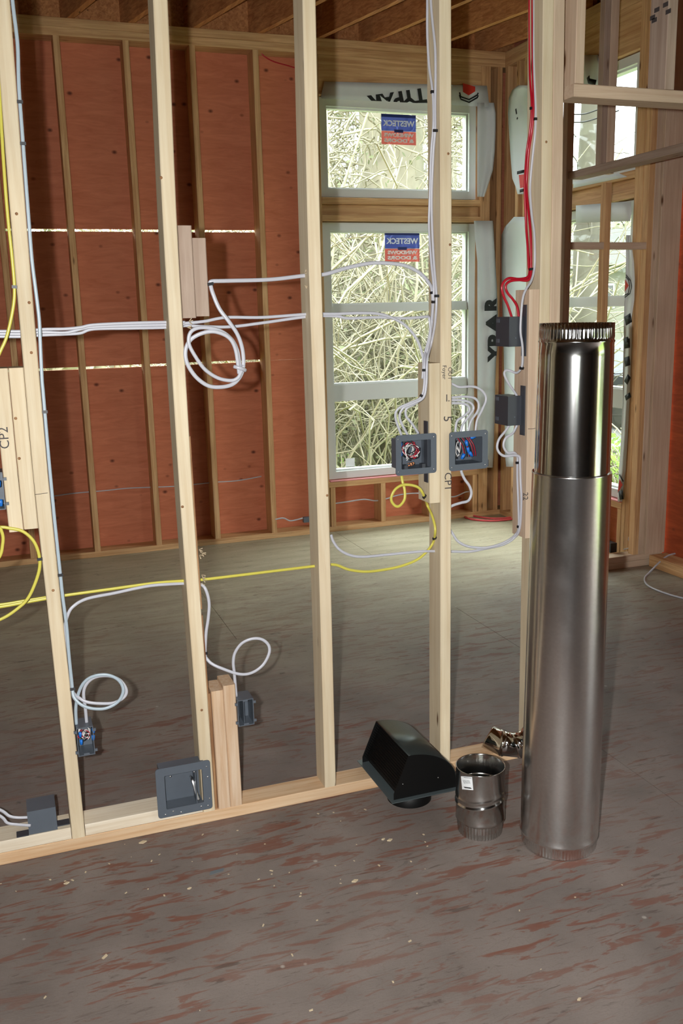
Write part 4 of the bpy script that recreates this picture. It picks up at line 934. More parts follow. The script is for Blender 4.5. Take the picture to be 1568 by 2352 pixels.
MB().box(q[0] + 0.01, q[0] + 0.022, q[2] - 0.002, q[2] + 0.02, q[4], q[4] + 0.012).build('clamp', 'pvc_dark', t1)
MB().box(q[1] - 0.03, q[1] - 0.018, q[2] - 0.002, q[2] + 0.02, q[4], q[4] + 0.012).build('clamp', 'pvc_dark', t1)
screws(t1, [(a.x + 0.008, zt - 0.012), (b_.x - 0.009, zt - 0.012), (a.x + 0.008, zb + 0.012), (b_.x - 0.009, zb + 0.012)], Y0)
xs_ = SD(1.1) - 0.0385
MB().box(xs_ - 0.0042, xs_ - 0.0008, 0.010, 0.036, zb - 0.035, zt + 0.035).build('bracket', 'pvc_dark', t1, 'dark mounting strap')
a = at(1032, 1037, Y0); b_ = at(1120, 1030, Y0); zt = (at(1032, 993, Y0).z + at(1120, 987, Y0).z) / 2; zb = (at(1032, 1082, Y0).z + at(1119, 1076, Y0).z) / 2
t2, q = open_box('device_box', 'open grey two gang box right of the marked stud, with blue wire nuts', a.x, b_.x, zb, zt, 0.020, 0.075, 'pvc')
wires(t2, q[0], q[0] + 0.035, q[2] + 0.004, q[3] - 0.03, q[4] + 0.01, q[5], 5, ['wire_white', 'wire_black', 'wire_white'], 13)
for k in range(6):
    xx = q[0] + 0.028 + 0.008 * k; c = ['wire_red', 'wire_black', 'wire_red', 'wire_black', 'wire_red', 'wire_red'][k]
    P = [Vector((xx - 0.008, q[2] + 0.02, q[5] - 0.003)), Vector((xx + 0.002, q[2] + 0.008, q[5] - 0.025)), Vector((xx + 0.012, q[2] + 0.012, q[5] - 0.05)), Vector((xx + 0.018, q[2] + 0.02, q[5] - 0.066))]
    MB().tube(spline(P, 4), 0.0015, 6).build({'wire_red': 'red_wire', 'wire_black': 'black_wire'}[c], c, t2)
for dx, dz, d in ((0.046, 0.012, (0.1, -0.3, -1)), (0.052, 0.034, (0.2, 0, -1)), (0.040, 0.055, (-0.5, 0, -0.8)), (0.058, 0.050, (0.6, 0, -0.8)), (0.062, 0.004, (0.9, 0, 0.1))): wire_nut(t2, q[0] + dx, q[2] + 0.012, q[5] - dz, d, 0.9)
screws(t2, [(a.x + 0.008, zt - 0.012), (b_.x - 0.009, zt - 0.012), (a.x + 0.008, zb + 0.012), (b_.x - 0.009, zb + 0.012)], Y0)
MB().box(b_.x - 0.004, b_.x + 0.006, Y0 + 0.005, Y0 + 0.03, zb + 0.004, zb + 0.026).build('side_tab', 'pvc_dark', t2)
# big recessed box at the bottom
a = at(360, 1825, Y0); b_ = at(485, 1800, Y0); zt = (at(355, 1770, Y0).z + at(480.5, 1744.6, Y0).z) / 2; zb = (at(490, 1857, Y0).z + at(364.5, 1880, Y0).z) / 2
t3, q = open_box('device_box', 'large empty grey recessed box low on the second stud', a.x, b_.x, zb, zt, 0.026, 0.056, 'pvc')
P = [Vector((q[1] - 0.030, q[3] - 0.006, q[5] - 0.040)), Vector((q[1] - 0.027, q[2] + 0.022, q[5] - 0.045)), Vector((q[1] - 0.020, q[2] + 0.010, q[4] + 0.028)), Vector((q[1] - 0.014, q[2] + 0.004, q[4] + 0.006))]
MB().tube(spline(P, 5), 0.0008, 6, wide=0.009).build('metal_strap', 'steel', t3, 'bent shiny metal strap')
MB().box(q[1] - 0.022, q[1] - 0.0195, q[2], q[3] - 0.01, q[4], q[5]).build('divider', 'pvc', t3)
screws(t3, [(q[0] + 0.018, q[5] - 0.004), (q[1] - 0.025, q[5] - 0.004), (a.x + 0.022, zb + 0.010), (q[0] + 0.02, zb + 0.016), (a.x + 0.07, zb + 0.008), (b_.x - 0.014, zb + 0.012), (b_.x - 0.008, zb + 0.035), (b_.x - 0.01, zt - 0.055), (b_.x - 0.012, zt - 0.02), (b_.x - 0.035, zb + 0.014)], Y0)
MB().box(a.x + 0.012, b_.x - 0.02, Y0 + 0.006, Y0 + 0.045, zt - 0.014, zt - 0.002).build('back_rim', 'pvc', t3)
# small wired box on the leftmost stud
x0, x1, z0, z1 = SA(0.34) + 0.0395 + 0.0015, at(217, 1705, Y0).x, at(180, 1741, Y0).z + 0.001, at(172, 1675, Y0).z
t4, q = open_box('device_box', 'small grey box packed with blue, red and white wires on the leftmost stud', x0, x1, z0, z1, 0.0028, 0.075, 'pvc', ears=True)
wires(t4, q[0], q[1], q[2] + 0.004, q[3] - 0.03, q[4] + 0.032, q[5], 12, ['wire_white', 'wire_black', 'wire_red', 'wire_white'], 21, r=0.0013)
for dx, dz in ((0.008, 0.014), (0.009, 0.038), (0.046, 0.008), (0.044, 0.030)): wire_nut(t4, q[0] + dx, q[2] + 0.008, q[5] - dz, (0, -0.1, -1), 0.75)
# small empty box on the ridged blocks
x0, x1, z0, z1 = SB(0.34) + 0.0880 + 0.0375 + 0.0005, at(584, 1640, Y0).x, at(548, 1671, Y0).z, at(543, 1611, Y0).z
x0 = max(x0, at(545, 1640, Y0).x)
t5, q = open_box('device_box', 'small empty grey box beside the ridged blocks', x0, x1, z0, z1, 0.0028, 0.072, 'pvc', ears=True)
MB().box(q[0] + 0.018, q[0] + 0.020, q[2] + 0.01, q[3] - 0.003, q[4], q[5]).build('rib', 'pvc', t5)
screws(t5, [(q[0] + 0.008, q[5] - 0.02)], q[3] - 0.006)
# left edge box (only its right ears in view)
a = at(8, 1100, Y0); x1 = SA(1.05) - 0.0775 - 0.0015; z0, z1 = at(3, 1172, Y0).z, at(3, 1085, Y0).z
t6, q = open_box('device_box', 'wired box cut off by the left edge of the photo', x1 - 0.058, x1, z0, z1, 0.0028, 0.075, 'pvc', ears=False)
for zz in (at(8, 1101, Y0).z, at(12, 1158, Y0).z): MB().box(x1 + 0.0005, x1 + 0.009, Y0 + 0.003, Y0 + 0.009, zz - 0.004, zz + 0.004).build('ear', 'pvc', t6)
wires(t6, q[0], q[1], q[2] + 0.004, q[3] - 0.03, q[4] + 0.02, q[5], 8, ['wire_white', 'wire_black', 'wire_red'], 31)
wire_nut(t6, q[1] - 0.009, q[2] + 0.006, q[5] - 0.02, (0, -0.1, -1), 0.9); wire_nut(t6, q[1] - 0.009, q[2] + 0.006, q[4] + 0.025, (0, -0.1, -1), 0.9)
# dark boxes on the end stud, opening to the other room
def back_box(label, py0, py1, sy0, sy1):
    X1 = SE(1.4) - 0.0385 - 0.0045
    z1, z0 = atx(1190, py0, X1).z, atx(1190, py1, X1).z
    t = thing('device_box', label, 'electrical box', (X1 - 0.025, 0.07, z0))
    x0 = X1 - 0.050; y0, y1 = 0.032, 0.118
    mb = MB(); w = 0.003
    mb.box(x0, X1, y0, y0 + w, z0, z1).box(x0, x0 + w, y0 + w, y1, z0, z1).box(X1 - w, X1, y0 + w, y1, z0, z1).box(x0 + w, X1 - w, y0 + w, y1, z0, z0 + w).box(x0 + w, X1 - w, y0 + w, y1, z1 - w, z1)
    mb.build('shell', 'pvc_dark', t)
    for zz in (z0 + 0.012, z1 - 0.018): MB().box(x0 - 0.0015, x0 - 0.0002, y1 - 0.024, y1 - 0.006, zz, zz + 0.012).build('corner_tab', 'pvc', t, 'bluish corner tab')
    za, zb_ = atx(1200, sy0, X1).z, atx(1200, sy1, X1).z
    MB().bar('Z', zb_, za, X1 + 0.0005, X1 + 0.0035, 0.012, 0.042, 0.0008).build('bracket', 'pvc_dark', t)
    MB().lathe((x0 + 0.025, y0 + 0.0005, (z0 + z1) / 2 - 0.02), (0, -1, 0), [(0.003, 0.0), (0.002, 0.002), (0.0, 0.002)], 8).build('rivet', 'pvc', t)
back_box('upper dark grey box on the end stud, fed by red cables', 727, 795, 700, 818)
back_box('lower dark grey box on the end stud, fed by white cables', 908, 975, 886, 1000)
# tipped box at bottom left, lying on the plate
p0, p1 = at(60, 1880, 0.0), at(128, 1880, 0.0)
t7 = thing('device_box', 'dark grey box lying on the bottom plate at the lower left', 'electrical box', ((p0.x + p1.x) / 2, 0.05, 0.077))
x0, x1, z0, z1 = at(62, 1870, 0.005).x, at(129, 1870, 0.005).x, 0.0765, at(60, 1866, 0.005).z
mb = MB(); w = 0.003
mb.box(x0, x1, 0.005, 0.008, z0, z1).box(x0, x0 + w, 0.008, 0.085, z0, z1).box(x1 - w, x1, 0.008, 0.085, z0, z1).box(x0 + w, x1 - w, 0.008, 0.085, z0, z0 + w).box(x0 + w, x1 - w, 0.008, 0.085, z1 - w, z1)
mb.build('shell', 'pvc', t7)
MB().box(x1 + 0.0005, SA(0.1) - 0.002, 0.020, 0.052, 0.0765, 0.0795).build('bracket', 'pvc_dark', t7)
MB().box(x0 - 0.035, x0 - 0.0005, 0.002, 0.034, 0.0765, 0.0795).build('bracket', 'pvc_dark', t7)

# ================================================================== TALL STEEL PIPE
pb = Vector((1.371, -0.497, 0.0)); ptop = at(1324.5, 745, -0.497)
t = thing('steel_pipe', 'tall shiny galvanised pipe of two sleeves standing on the floor', 'pipe', (pb.x, pb.y, 0))
zt = ptop.z + 0.004; ax = (Vector((ptop.x, -0.497, zt)) - pb).normalized()
zj = 1.118
def crimp(n, amp, h0, h1):
    def f(k, h): return 1 + (amp * (0.5 + 0.5 * math.cos(2 * math.pi * k * n / 288)) if h0 <= h <= h1 else 0)
    return f
RB, RJ = 0.1135, 0.1065
prof = [(RB - 0.0045, 0.002), (RB - 0.0045, 0.010), (RB - 0.0030, 0.030), (RB - 0.0005, 0.036), (RB + 0.0012, 0.039), (RB - 0.0004, 0.043), (RB, 0.060), (RB - 0.003, 0.5), (RJ, zj - 0.004), (RJ + 0.0008, zj), (RJ - 0.0008, zj), (RJ - 0.0012, zj - 0.04)]
MB().lathe(pb, ax, prof, 288, rfun=lambda k, h: 1 - (0.018 * (0.5 + 0.5 * math.cos(2 * math.pi * k * 72 / 288)) if h < 0.031 else 0)).build('lower_sleeve', 'galv_dull', t, 'duller lower sleeve with a crimped foot')
RT_ = 0.0975; RL = 0.1010; LT = (Vector((ptop.x, -0.497, zt)) - pb).length
prof = [(RL, zj - 0.05), (RL, zj), (RT_ + 0.001, LT - 0.085), (RT_ + 0.0002, LT - 0.052), (RT_ + 0.0022, LT - 0.049), (RT_ + 0.0022, LT - 0.046), (RT_ - 0.0005, LT - 0.043), (RT_ - 0.001, LT - 0.036), (RT_ - 0.002, LT - 0.018), (RT_ - 0.002, LT), (RT_ - 0.003, LT), (RT_ - 0.004, LT - 0.08)]
MB().lathe(pb, ax, prof, 288, rfun=lambda k, h: 1 + (0.020 * (0.5 + 0.5 * math.cos(2 * math.pi * k * 60 / 288 + 0.6 * math.sin(k * 0.13))) - 0.004 * math.sin(k * 0.35) if h > LT - 0.040 else 0)).build('upper_sleeve', 'galv_bright', t, 'brighter upper sleeve with a crimped rim')
# lock seam down the back of both sleeves
MB().bar('Z', 0.05, zj - 0.01, pb.x + 0.1115, pb.x + 0.1145, pb.y + 0.01, pb.y + 0.022, 0.0006, offs=lambda a: (ax.x / ax.z * a - 0.0062 * a, 0), n=6).build('lock_seam', 'galv_dull', t)
# ================================================================== SHORT DUCT
db = Vector((1.184, -0.355, 0.0)); RD = 0.0735
ptd = at(1101, 1755, -0.355); HD = ptd.z - 0.002
t = thing('duct_fitting', 'short galvanised duct with a crimped foot and a barcode label', 'duct', tuple(db))
sl1, sl2 = 0.006, -0.004
def bead(c, w=0.005, a=0.003): return [(RD, c - w), (RD + a, c - w * 0.3), (RD + a, c + w * 0.3), (RD, c + w)]
prof = [(RD - 0.006, 0.001), (RD - 0.006, 0.004), (RD - 0.004, 0.040)] + [(RD - 0.002, 0.044), (RD + 0.001, 0.047), (RD, 0.051)] + bead(0.112) + bead(0.132, 0.004, 0.0015) + [(RD, 0.15), (RD, HD - 0.003), (RD + 0.001, HD - 0.001), (RD - 0.0006, HD), (RD - 0.0022, HD - 0.003), (RD - 0.0022, 0.15), (RD - 0.004, 0.02)]
o = MB(); o.lathe(db, (0, 0, 1), prof, 192, rfun=lambda k, h: 1 - (0.035 * (0.5 + 0.5 * math.cos(2 * math.pi * k * 44 / 192)) if h < 0.041 else 0))
# beads run at a slant like a swivel joint
o.v = [(x, y, z + (0.16 * (x - db.x) if 0.100 < z < 0.142 and math.hypot(x - db.x, y - db.y) > RD - 0.001 else 0.0)) for x, y, z in o.v]
o.build('barrel', 'galv_duct', t)
# inner swivel ring seen through the mouth
MB().lathe((db.x, db.y, 0.142), (0, 0, 1), [(RD - 0.0035, 0.0), (RD - 0.008, 0.004), (RD - 0.0035, 0.010)], 96).build('inner_ring', 'galv_duct', t)
# label wrapped on the barrel facing the camera
def on_barrel(px, py, rad): # intersect the ray with the barrel
    d = ray(px, py); o_ = CAM - Vector((db.x, db.y, 0)); A = d.x ** 2 + d.y ** 2; B = 2 * (o_.x * d.x + o_.y * d.y); Cc = o_.x ** 2 + o_.y ** 2 - rad * rad
    tt = (-B - math.sqrt(max(0, B * B - 4 * A * Cc))) / (2 * A); return CAM + d * tt
def patch(px0, py0, px1, py1, rad, name, mat, par):
    rows_ = []
    for j in range(2):
        y = (py0, py1)[j]; rows_.append([on_barrel(px0 + (px1 - px0) * k / 6 + (3 if j else 0), y + 1.0 * k / 3, rad) for k in range(7)])
    c = Vector((db.x, db.y, 0)); v = rows_[0] + rows_[1]; inn = []
    for p in v:
        d = (p - c); d.z = 0; inn.append(p - d.normalized() * 0.0004)
    f = [(k, k + 1, 8 + k, 7 + k) for k in range(6)] + [(14 + k, 21 + k, 22 + k, 15 + k) for k in range(6)]
    return MB().add(v + inn, f, True).build(name, mat, par)
lb_ = patch(1058, 1783, 1083.5, 1813, RD + 0.0012, 'label', 'paper', t)
for k in range(6): patch(1062.5 + k * 2.6, 1791, 1063.8 + k * 2.6, 1799, RD + 0.0018, 'barcode_bar', 'ink', lb_)
patch(1063, 1785, 1080, 1786.2, RD + 0.0018, 'label_text', 'pencil', lb_); patch(1064, 1807, 1080, 1810, RD + 0.0018, 'label_text', 'ink', lb_)
# ================================================================== ELBOW behind the pipe
t = thing('duct_elbow', 'shiny segmented duct elbow lying between the short duct and the tall pipe', 'duct', tuple(at(1183, 1745, -0.06)))
YEb = -0.062
cs = [at(1119, 1692, 0.034), at(1151, 1706, -0.016), at(1183, 1712, -0.052), at(1212, 1703, -0.075), at(1232, 1680, -0.085)]
RE = 0.0435
def ringpts(c, d, r, n=64):
    d = d.normalized(); a = Vector((0, 1, 0)); a = (a - d * a.dot(d)).normalized(); b2 = d.cross(a)
    return [c + (a * math.cos(2 * math.pi * k / n) + b2 * math.sin(2 * math.pi * k / n)) * r for k in range(n)]
dirs = [Vector(d).normalized() for d in ((0.62, -0.66, -0.42), (0.86, -0.48, -0.06), (0.86, -0.30, 0.30), (0.66, -0.18, 0.66), (0.5, -0.1, 0.86))]
for i in range(4):
    d0, d1 = dirs[i], dirs[i + 1]; seg = cs[i + 1] - cs[i]; u = seg.normalized()
    secs = []
    for s, rr in ((0.02, 0.003 if i else 0.0), (0.08, 0.003 if i else 0.0), (0.14, 0), (0.86, 0), (0.92, 0.003 if i < 3 else 0), (0.98, 0.003 if i < 3 else 0)):
        secs.append(ringpts(cs[i] + seg * s, d0 * (1 - s) + d1 * s, RE + rr))
    if i == 0: secs = [ringpts(cs[0] + seg * 0.86, d0 * .14 + d1 * .86, RE - 0.0015), ringpts(cs[0] + seg * 0.02, d0, RE - 0.0015)] + secs
    if i == 3: secs = secs + [ringpts(cs[3] + seg * 0.98, d1, RE - 0.0015), ringpts(cs[3] + seg * 0.1, d0, RE - 0.0015)]
    MB().sweep(secs, False, True).build('elbow_gore', 'galv_shiny', t)
# ================================================================== BLACK VENT HOOD
zf = 0.052
t = thing('vent_hood', 'black wall vent hood with curved cowl lying on its grey flange', 'vent hood', (1.065, -0.08, 0))
FL, NL, FR, NR = atz(827, 1749, zf), atz(895, 1848, zf), atz(975, 1712, zf), atz(1044, 1815, zf)
X0, X1, YN, YFm = (FL.x + NL.x) / 2, (FR.x + NR.x) / 2, -0.200, 0.108
X1 = min(X1, SD(0.1) - 0.004)
MB().box(X0, X1, YN, YFm, zf, zf + 0.002).build('flange_plate', 'flange_grey', t, 'grey steel flange plate')
cc = Vector((1.062, -0.098, 0))
MB().lathe(cc, (0, 0, 1), [(0.072, 0.001), (0.072, zf - 0.001), (0.0705, zf - 0.001), (0.0705, 0.001)], 64).build('collar', 'hood_black', t, 'round black collar under the flange')
hx0, hx1, hy0, hy1 = X0 + 0.012, X1 - 0.010, YN + 0.016, YFm - 0.020
zb = zf + 0.0025
lipF = at(877, 1665, hy1); lipN = at(921, 1722, hy0 + 0.01)
zl = (lipF.z + lipN.z) / 2; xl = (lipF.x + lipN.x) / 2
NS = 22
def prof_h(s): # s 0 at the lip (left, high) to 1 at the hinge (right, low)
    a = math.radians(90 * s)
    return Vector((xl + (hx1 - xl) * math.sin(a), 0, zb + 0.030 + (zl - zb - 0.030) * math.cos(a)))
prof = [prof_h(k / NS) for k in range(NS + 1)] + [Vector((hx1, 0, zb))]
tk = 0.0015
mb = MB(); v = []
for p in prof: v += [(p.x, hy0, p.z), (p.x, hy1, p.z), (p.x - tk, hy0, p.z - tk), (p.x - tk, hy1, p.z - tk)]
f = []
for k in range(len(prof) - 1):
    a = 4 * k; b2 = a + 4
    f += [(a, a + 1, b2 + 1, b2), (a + 2, b2 + 2, b2 + 3, a + 3), (a, b2, b2 + 2, a + 2), (a + 1, a + 3, b2 + 3, b2 + 1)]
f += [(0, 2, 3, 1)]
mb.add(v, f, True).build('cowl', 'hood_top', t, 'curved satin cowl')
for name, y, s in (('side_panel', hy0, -1), ('side_panel', hy1 - tk, 1)):
    poly = [(p.x, p.z) for p in prof] + [(hx0, zb), (hx0, zb + 0.02)]
    n = len(poly); mb = MB()
    v = [(x, y + (0.0002 if s < 0 else 0), z) for x, z in poly] + [(x, y + tk, z) for x, z in poly]
    mb.add(v, [tuple(range(n)), tuple(reversed(range(n, 2 * n)))] + [(i, (i + 1) % n, n + (i + 1) % n, n + i) for i in range(n)]).build(name, 'hood_black', t)
# damper / louvred front: slats between lip and base
P0, P1 = Vector((xl + 0.004, 0, zl - 0.006)), Vector((hx0 + 0.002, 0, zb + 0.02))
NL_ = 16
for k in range(NL_):
    a = P0 + (P1 - P0) * (k / NL_); b2 = P0 + (P1 - P0) * ((k + 0.62) / NL_)
    MB().add([(a.x, hy0 + 0.004, a.z), (a.x, hy1 - 0.004, a.z), (b2.x + 0.003, hy0 + 0.004, b2.z), (b2.x + 0.003, hy1 - 0.004, b2.z), (a.x + 0.0015, hy0 + 0.004, a.z), (a.x + 0.0015, hy1 - 0.004, a.z), (b2.x + 0.0045, hy0 + 0.004, b2.z), (b2.x + 0.0045, hy1 - 0.004, b2.z)],
             [(0, 1, 3, 2), (4, 6, 7, 5), (0, 4, 5, 1), (2, 3, 7, 6), (0, 2, 6, 4), (1, 5, 7, 3)]).build('louvre', 'hood_black', t)
MB().add([(P0.x + 0.012, hy0 + 0.003, P0.z - 0.01), (P0.x + 0.012, hy1 - 0.003, P0.z - 0.01), (P1.x + 0.012, hy0 + 0.003, P1.z), (P1.x + 0.012, hy1 - 0.003, P1.z), (P0.x + 0.014, hy0 + 0.003, P0.z - 0.01), (P0.x + 0.014, hy1 - 0.003, P0.z - 0.01), (P1.x + 0.014, hy0 + 0.003, P1.z), (P1.x + 0.014, hy1 - 0.003, P1.z)],
         [(0, 1, 3, 2), (4, 6, 7, 5), (0, 4, 5, 1), (2, 3, 7, 6), (0, 2, 6, 4), (1, 5, 7, 3)]).build('damper', 'hood_black', t)
for (px, py) in ((925, 1801), (1006, 1786)):
    p = at(px, py, hy0 - 0.0005); MB().lathe((p.x, hy0, p.z), (0, -1, 0), [(0.0, 0.0018), (0.0016, 0.0016), (0.0022, 0.0)], 8).build('rivet', 'steel', t)
MB().bar('Y', hy0, hy1, hx1 + 0.001, hx1 + 0.006, zb, zb + 0.010, 0.001).build('hinge_strip', 'hood_black', t)

# ================================================================== FLOOR DEBRIS
mb = MB(); rd = random.Random(5)
for k in range(75):
    if k < 60: px, py = rd.uniform(0, 1000), rd.uniform(1830, 2060)
    else: px, py = rd.uniform(0, 1568), rd.uniform(1980, 2352)
    if py < 1990 - 0.21 * px + 6: continue
    if 1030 < px < 1390 and py < 2010: continue
    p = atz(px, py, 0.0); s = rd.uniform(0.0008, 0.0024) * (1.8 if rd.random() < 0.08 else 1); a = rd.uniform(0, 3.14); l = rd.uniform(1, 2.6)
    d = Vector((math.cos(a), math.sin(a), 0)); e = Vector((-d.y, d.x, 0)); h = Vector((0, 0, 0.0012 + 0.3 * s))
    b4 = [p + d * s * l + e * s, p - d * s * l + e * s * 0.6, p - d * s * l - e * s, p + d * s * l * .7 - e * s]
    mb.add([v + Vector((0, 0, 0.0003)) for v in b4] + [v + h for v in b4], [(3, 2, 1, 0), (4, 5, 6, 7), (0, 1, 5, 4), (1, 2, 6, 5), (2, 3, 7, 6), (3, 0, 4, 7)])
for (px, py, s) in ((328, 1936, 0.012), (153, 2030, 0.008), (815, 2025, 0.010), (435, 2042, 0.006), (1330, 2297, 0.006), (880, 1929, 0.006), (895, 1931, 0.009)):
    p = atz(px, py, 0.0); b4 = [p + Vector((s, 0.2 * s, 0)), p + Vector((0.1 * s, 0.6 * s, 0)), p + Vector((-s, 0, 0)), p + Vector((0, -0.5 * s, 0))]
    mb.add([v + Vector((0, 0, 0.0003)) for v in b4] + [v + Vector((0, 0, 0.004)) for v in b4], [(3, 2, 1, 0), (4, 5, 6, 7), (0, 1, 5, 4), (1, 2, 6, 5), (2, 3, 7, 6), (3, 0, 4, 7)])
tag(mb.build('wood_chips', 'chip', None, None, 'stuff'), 'pale wood chips and sawdust crumbs scattered on the near floor', 'wood chips')
p = atz(497, 2003, 0.0); q4 = [p + Vector((-0.022, -0.008, 0)), p + Vector((0.020, -0.003, 0)), p + Vector((0.024, 0.010, 0)), p + Vector((-0.016, 0.007, 0))]
tag(MB().add([v + Vector((0, 0, 0.0004)) for v in q4] + [v + Vector((0, 0, 0.0016)) for v in q4], [(3, 2, 1, 0), (4, 5, 6, 7), (0, 1, 5, 4), (1, 2, 6, 5), (2, 3, 7, 6), (3, 0, 4, 7)]).build('tape_scrap', 'tape'), 'grey scrap of tape on the floor below the large recessed box', 'scrap')

# ================================================================== OUTSIDE
GZ = -0.55
g = MB().box(-60, 70, -50, 80, GZ - 0.3, GZ).build('lawn', 'grass'); g['kind'] = 'structure'
g = MB().box(8.8, 13.0, -50, 80, GZ, GZ + 0.02).build('road', 'road'); g['kind'] = 'structure'
g = MB().box(8.2, 8.8, -50, 80, GZ, GZ + 0.05).build('kerb', 'kerb'); g['kind'] = 'structure'
# ivy covered tree seen through the far windows
def tree(label, x, y, r, h, seed, nv, spread, leafmat, lean=0.0, group=None, zmin=GZ, nleaf=0, col='trunk', vcol='twig'):
    rd = random.Random(seed); t = thing('tree', label, 'tree', (x, y, GZ), group)
    prof = []
    secs = []
    for k in range(13):
        z = GZ + h * k / 12; rr = r * (1 - 0.45 * k / 12)
        secs.append([Vector((x + lean * k / 12 + rr * (1 + 0.12 * math.sin(i * 1.7 + k)) * math.cos(i * math.pi / 8), y + rr * (1 + 0.12 * math.cos(i * 2.3 + k * 1.3)) * math.sin(i * math.pi / 8), z)) for i in range(16)])
    MB().sweep(secs, True, True).build('trunk', col, t)
    mb = MB()
    for k in range(nv):
        a = rd.uniform(0, 6.28); z = GZ + rd.uniform(0.02, 1.0) * h; rr = r * rd.uniform(0.9, 1.5)
        p = Vector((x + lean * (z - GZ) / h + rr * math.cos(a), y + rr * math.sin(a), z)); P = [p]
        d = Vector((math.cos(a) * rd.uniform(0, 1.2), math.sin(a) * rd.uniform(0, 1.2), rd.uniform(-0.7, 1.2))).normalized()
        step = spread * rd.uniform(0.08, 0.22)
        for s in range(6):
            d = (d + Vector((rd.uniform(-.5, .5), rd.uniform(-.5, .5), rd.uniform(-.55, .35)))).normalized(); p = p + d * step; P.append(p)
        mb.tube(P, rd.uniform(0.005, 0.013), 4, caps=False)
    mb.build('vine_tangle', vcol, t, None, 'stuff')
    if nleaf:
        mb = MB()
        for k in range(nleaf):
            a = rd.uniform(0, 6.28); z = GZ + rd.uniform(0.02, 1.0) * h; rr = r + spread * rd.uniform(0, 0.7) * rd.random()
            p = Vector((x + rr * math.cos(a), y + rr * math.sin(a), z)); s = rd.uniform(0.02, 0.05)
            u = Vector((rd.uniform(-1, 1), rd.uniform(-1, 1), rd.uniform(-1, 1))).normalized(); w = u.orthogonal().normalized()
            mb.add([p - u * s, p + w * s * 0.6, p + u * s, p - w * s * 0.6], [(0, 1, 2, 3)])
        mb.build('leaf', leafmat, t, None, 'stuff')
    return t
pT = at(850, 700, L0 + 4.2)
pT = at(895, 700, L0 + 4.6)
tree('large vine covered tree directly outside the far windows', pT.x, pT.y, 0.50, 9.5, 1, 2600, 0.75, 'leaf', 0.1, nleaf=2600)
# thicket of bare shrubs filling the lower window
def thicket(label, x, y, w, d, h, n, seed, nleaf, lm='leaf', vm='twig'):
    rd = random.Random(seed); t = thing('shrub', label, 'shrub', (x, y, GZ)); mb = MB()
    for k in range(n):
        p = Vector((x + rd.uniform(-w, w), y + rd.uniform(-d, d), GZ)); d_ = Vector((rd.uniform(-.3, .3), rd.uniform(-.3, .3), 1)).normalized(); P = [p]
        hh = h * rd.uniform(0.55, 1.05); st = hh / 7
        for s in range(8):
            d_ = (d_ + Vector((rd.uniform(-.5, .5), rd.uniform(-.5, .5), rd.uniform(-.25, .3)))).normalized(); p = p + d_ * st * 1.15; P.append(p)
        mb.tube(P, rd.uniform(0.005, 0.014), 4, caps=False)
        for b in range(5):
            i = rd.randint(2, 7); q_ = P[i]; dd = Vector((rd.uniform(-1, 1), rd.uniform(-1, 1), rd.uniform(-.3, .9))).normalized(); Q = [q_]
            for s in range(4):
                dd = (dd + Vector((rd.uniform(-.5, .5), rd.uniform(-.5, .5), rd.uniform(-.5, .4)))).normalized(); q_ = q_ + dd * st * 0.6; Q.append(q_)
            mb.tube(Q, rd.uniform(0.003, 0.008), 3, caps=False)
    mb.build('branch', vm, t, None, 'stuff')
    if nleaf:
        mb = MB()
        for k in range(nleaf):
            p = Vector((x + rd.uniform(-w, w), y + rd.uniform(-d, d), GZ + h * rd.uniform(0.0, 0.9) ** 1.2)); s = rd.uniform(0.02, 0.055) * (1.0 if h < 5 else 5.0)
            u = Vector((rd.uniform(-1, 1), rd.uniform(-1, 1), rd.uniform(-1, 1))).normalized(); w_ = u.orthogonal().normalized()
            mb.add([p - u * s, p + w_ * s * 0.6, p + u * s, p - w_ * s * 0.6], [(0, 1, 2, 3)])
        mb.build('leaf', lm, t, None, 'stuff')
c1 = at(820, 800, L0 + 3.4)
thicket('dense thicket of pale dry stems outside the lower far window, left part', c1.x - 0.6, c1.y + 0.4, 1.3, 0.7, 3.4, 190, 2, 1500)
thicket('dense thicket of pale dry stems outside the lower far window, right part', c1.x + 1.25, c1.y + 0.5, 0.8, 0.6, 3.2, 140, 3, 1300)
thicket('thicket far behind, left of the vine covered tree', c1.x - 0.5, c1.y + 5, 3.2, 1.2, 4.2, 170, 4, 1500)
thicket('thicket far behind, right of the vine covered tree', c1.x + 3.6, c1.y + 5, 1.7, 1.2, 4.4, 120, 5, 1200)
tree('slim bare tree left of the vine covered tree', pT.x - 1.4, pT.y + 3.0, 0.12, 9.0, 8, 420, 1.6, 'leaf', 0.3, nleaf=0)
tree('slim bare tree right of the vine covered tree', pT.x + 3.0, pT.y + 4.0, 0.10, 9.0, 9, 380, 1.6, 'leaf', -0.3, nleaf=0)
# view through the side window
sT = atx(1352, 600, 8.0)
tree('broad grey trunked tree seen through the side window', sT.x, sT.y, 0.24, 9.5, 12, 60, 0.8, 'leaf', 0.0, nleaf=0, col='twig_dark', vcol='twig_dark')
hs = atx(1380, 650, 19.0)
hx, hy = 19.0, hs.y
t = thing('house', 'cream house with a grey roof across the road', 'house', (hx + 3, hy, GZ))
zr = atx(1400, 612, hx).z; z2 = atx(1400, 655, hx).z
MB().box(hx, hx + 7, hy - 7, hy + 7, GZ, zr).build('wall', 'siding', t)
v = [(hx - 0.6, hy - 7.6, zr), (hx - 0.6, hy + 7.6, zr), (hx + 7.6, hy - 7.6, zr), (hx + 7.6, hy + 7.6, zr), (hx + 3.5, hy - 7.6, zr + 1.6), (hx + 3.5, hy + 7.6, zr + 1.6)]
MB().add(v, [(0, 1, 5, 4), (2, 4, 5, 3), (0, 4, 2), (1, 3, 5), (0, 2, 3, 1)]).build('roof', 'roof', t)
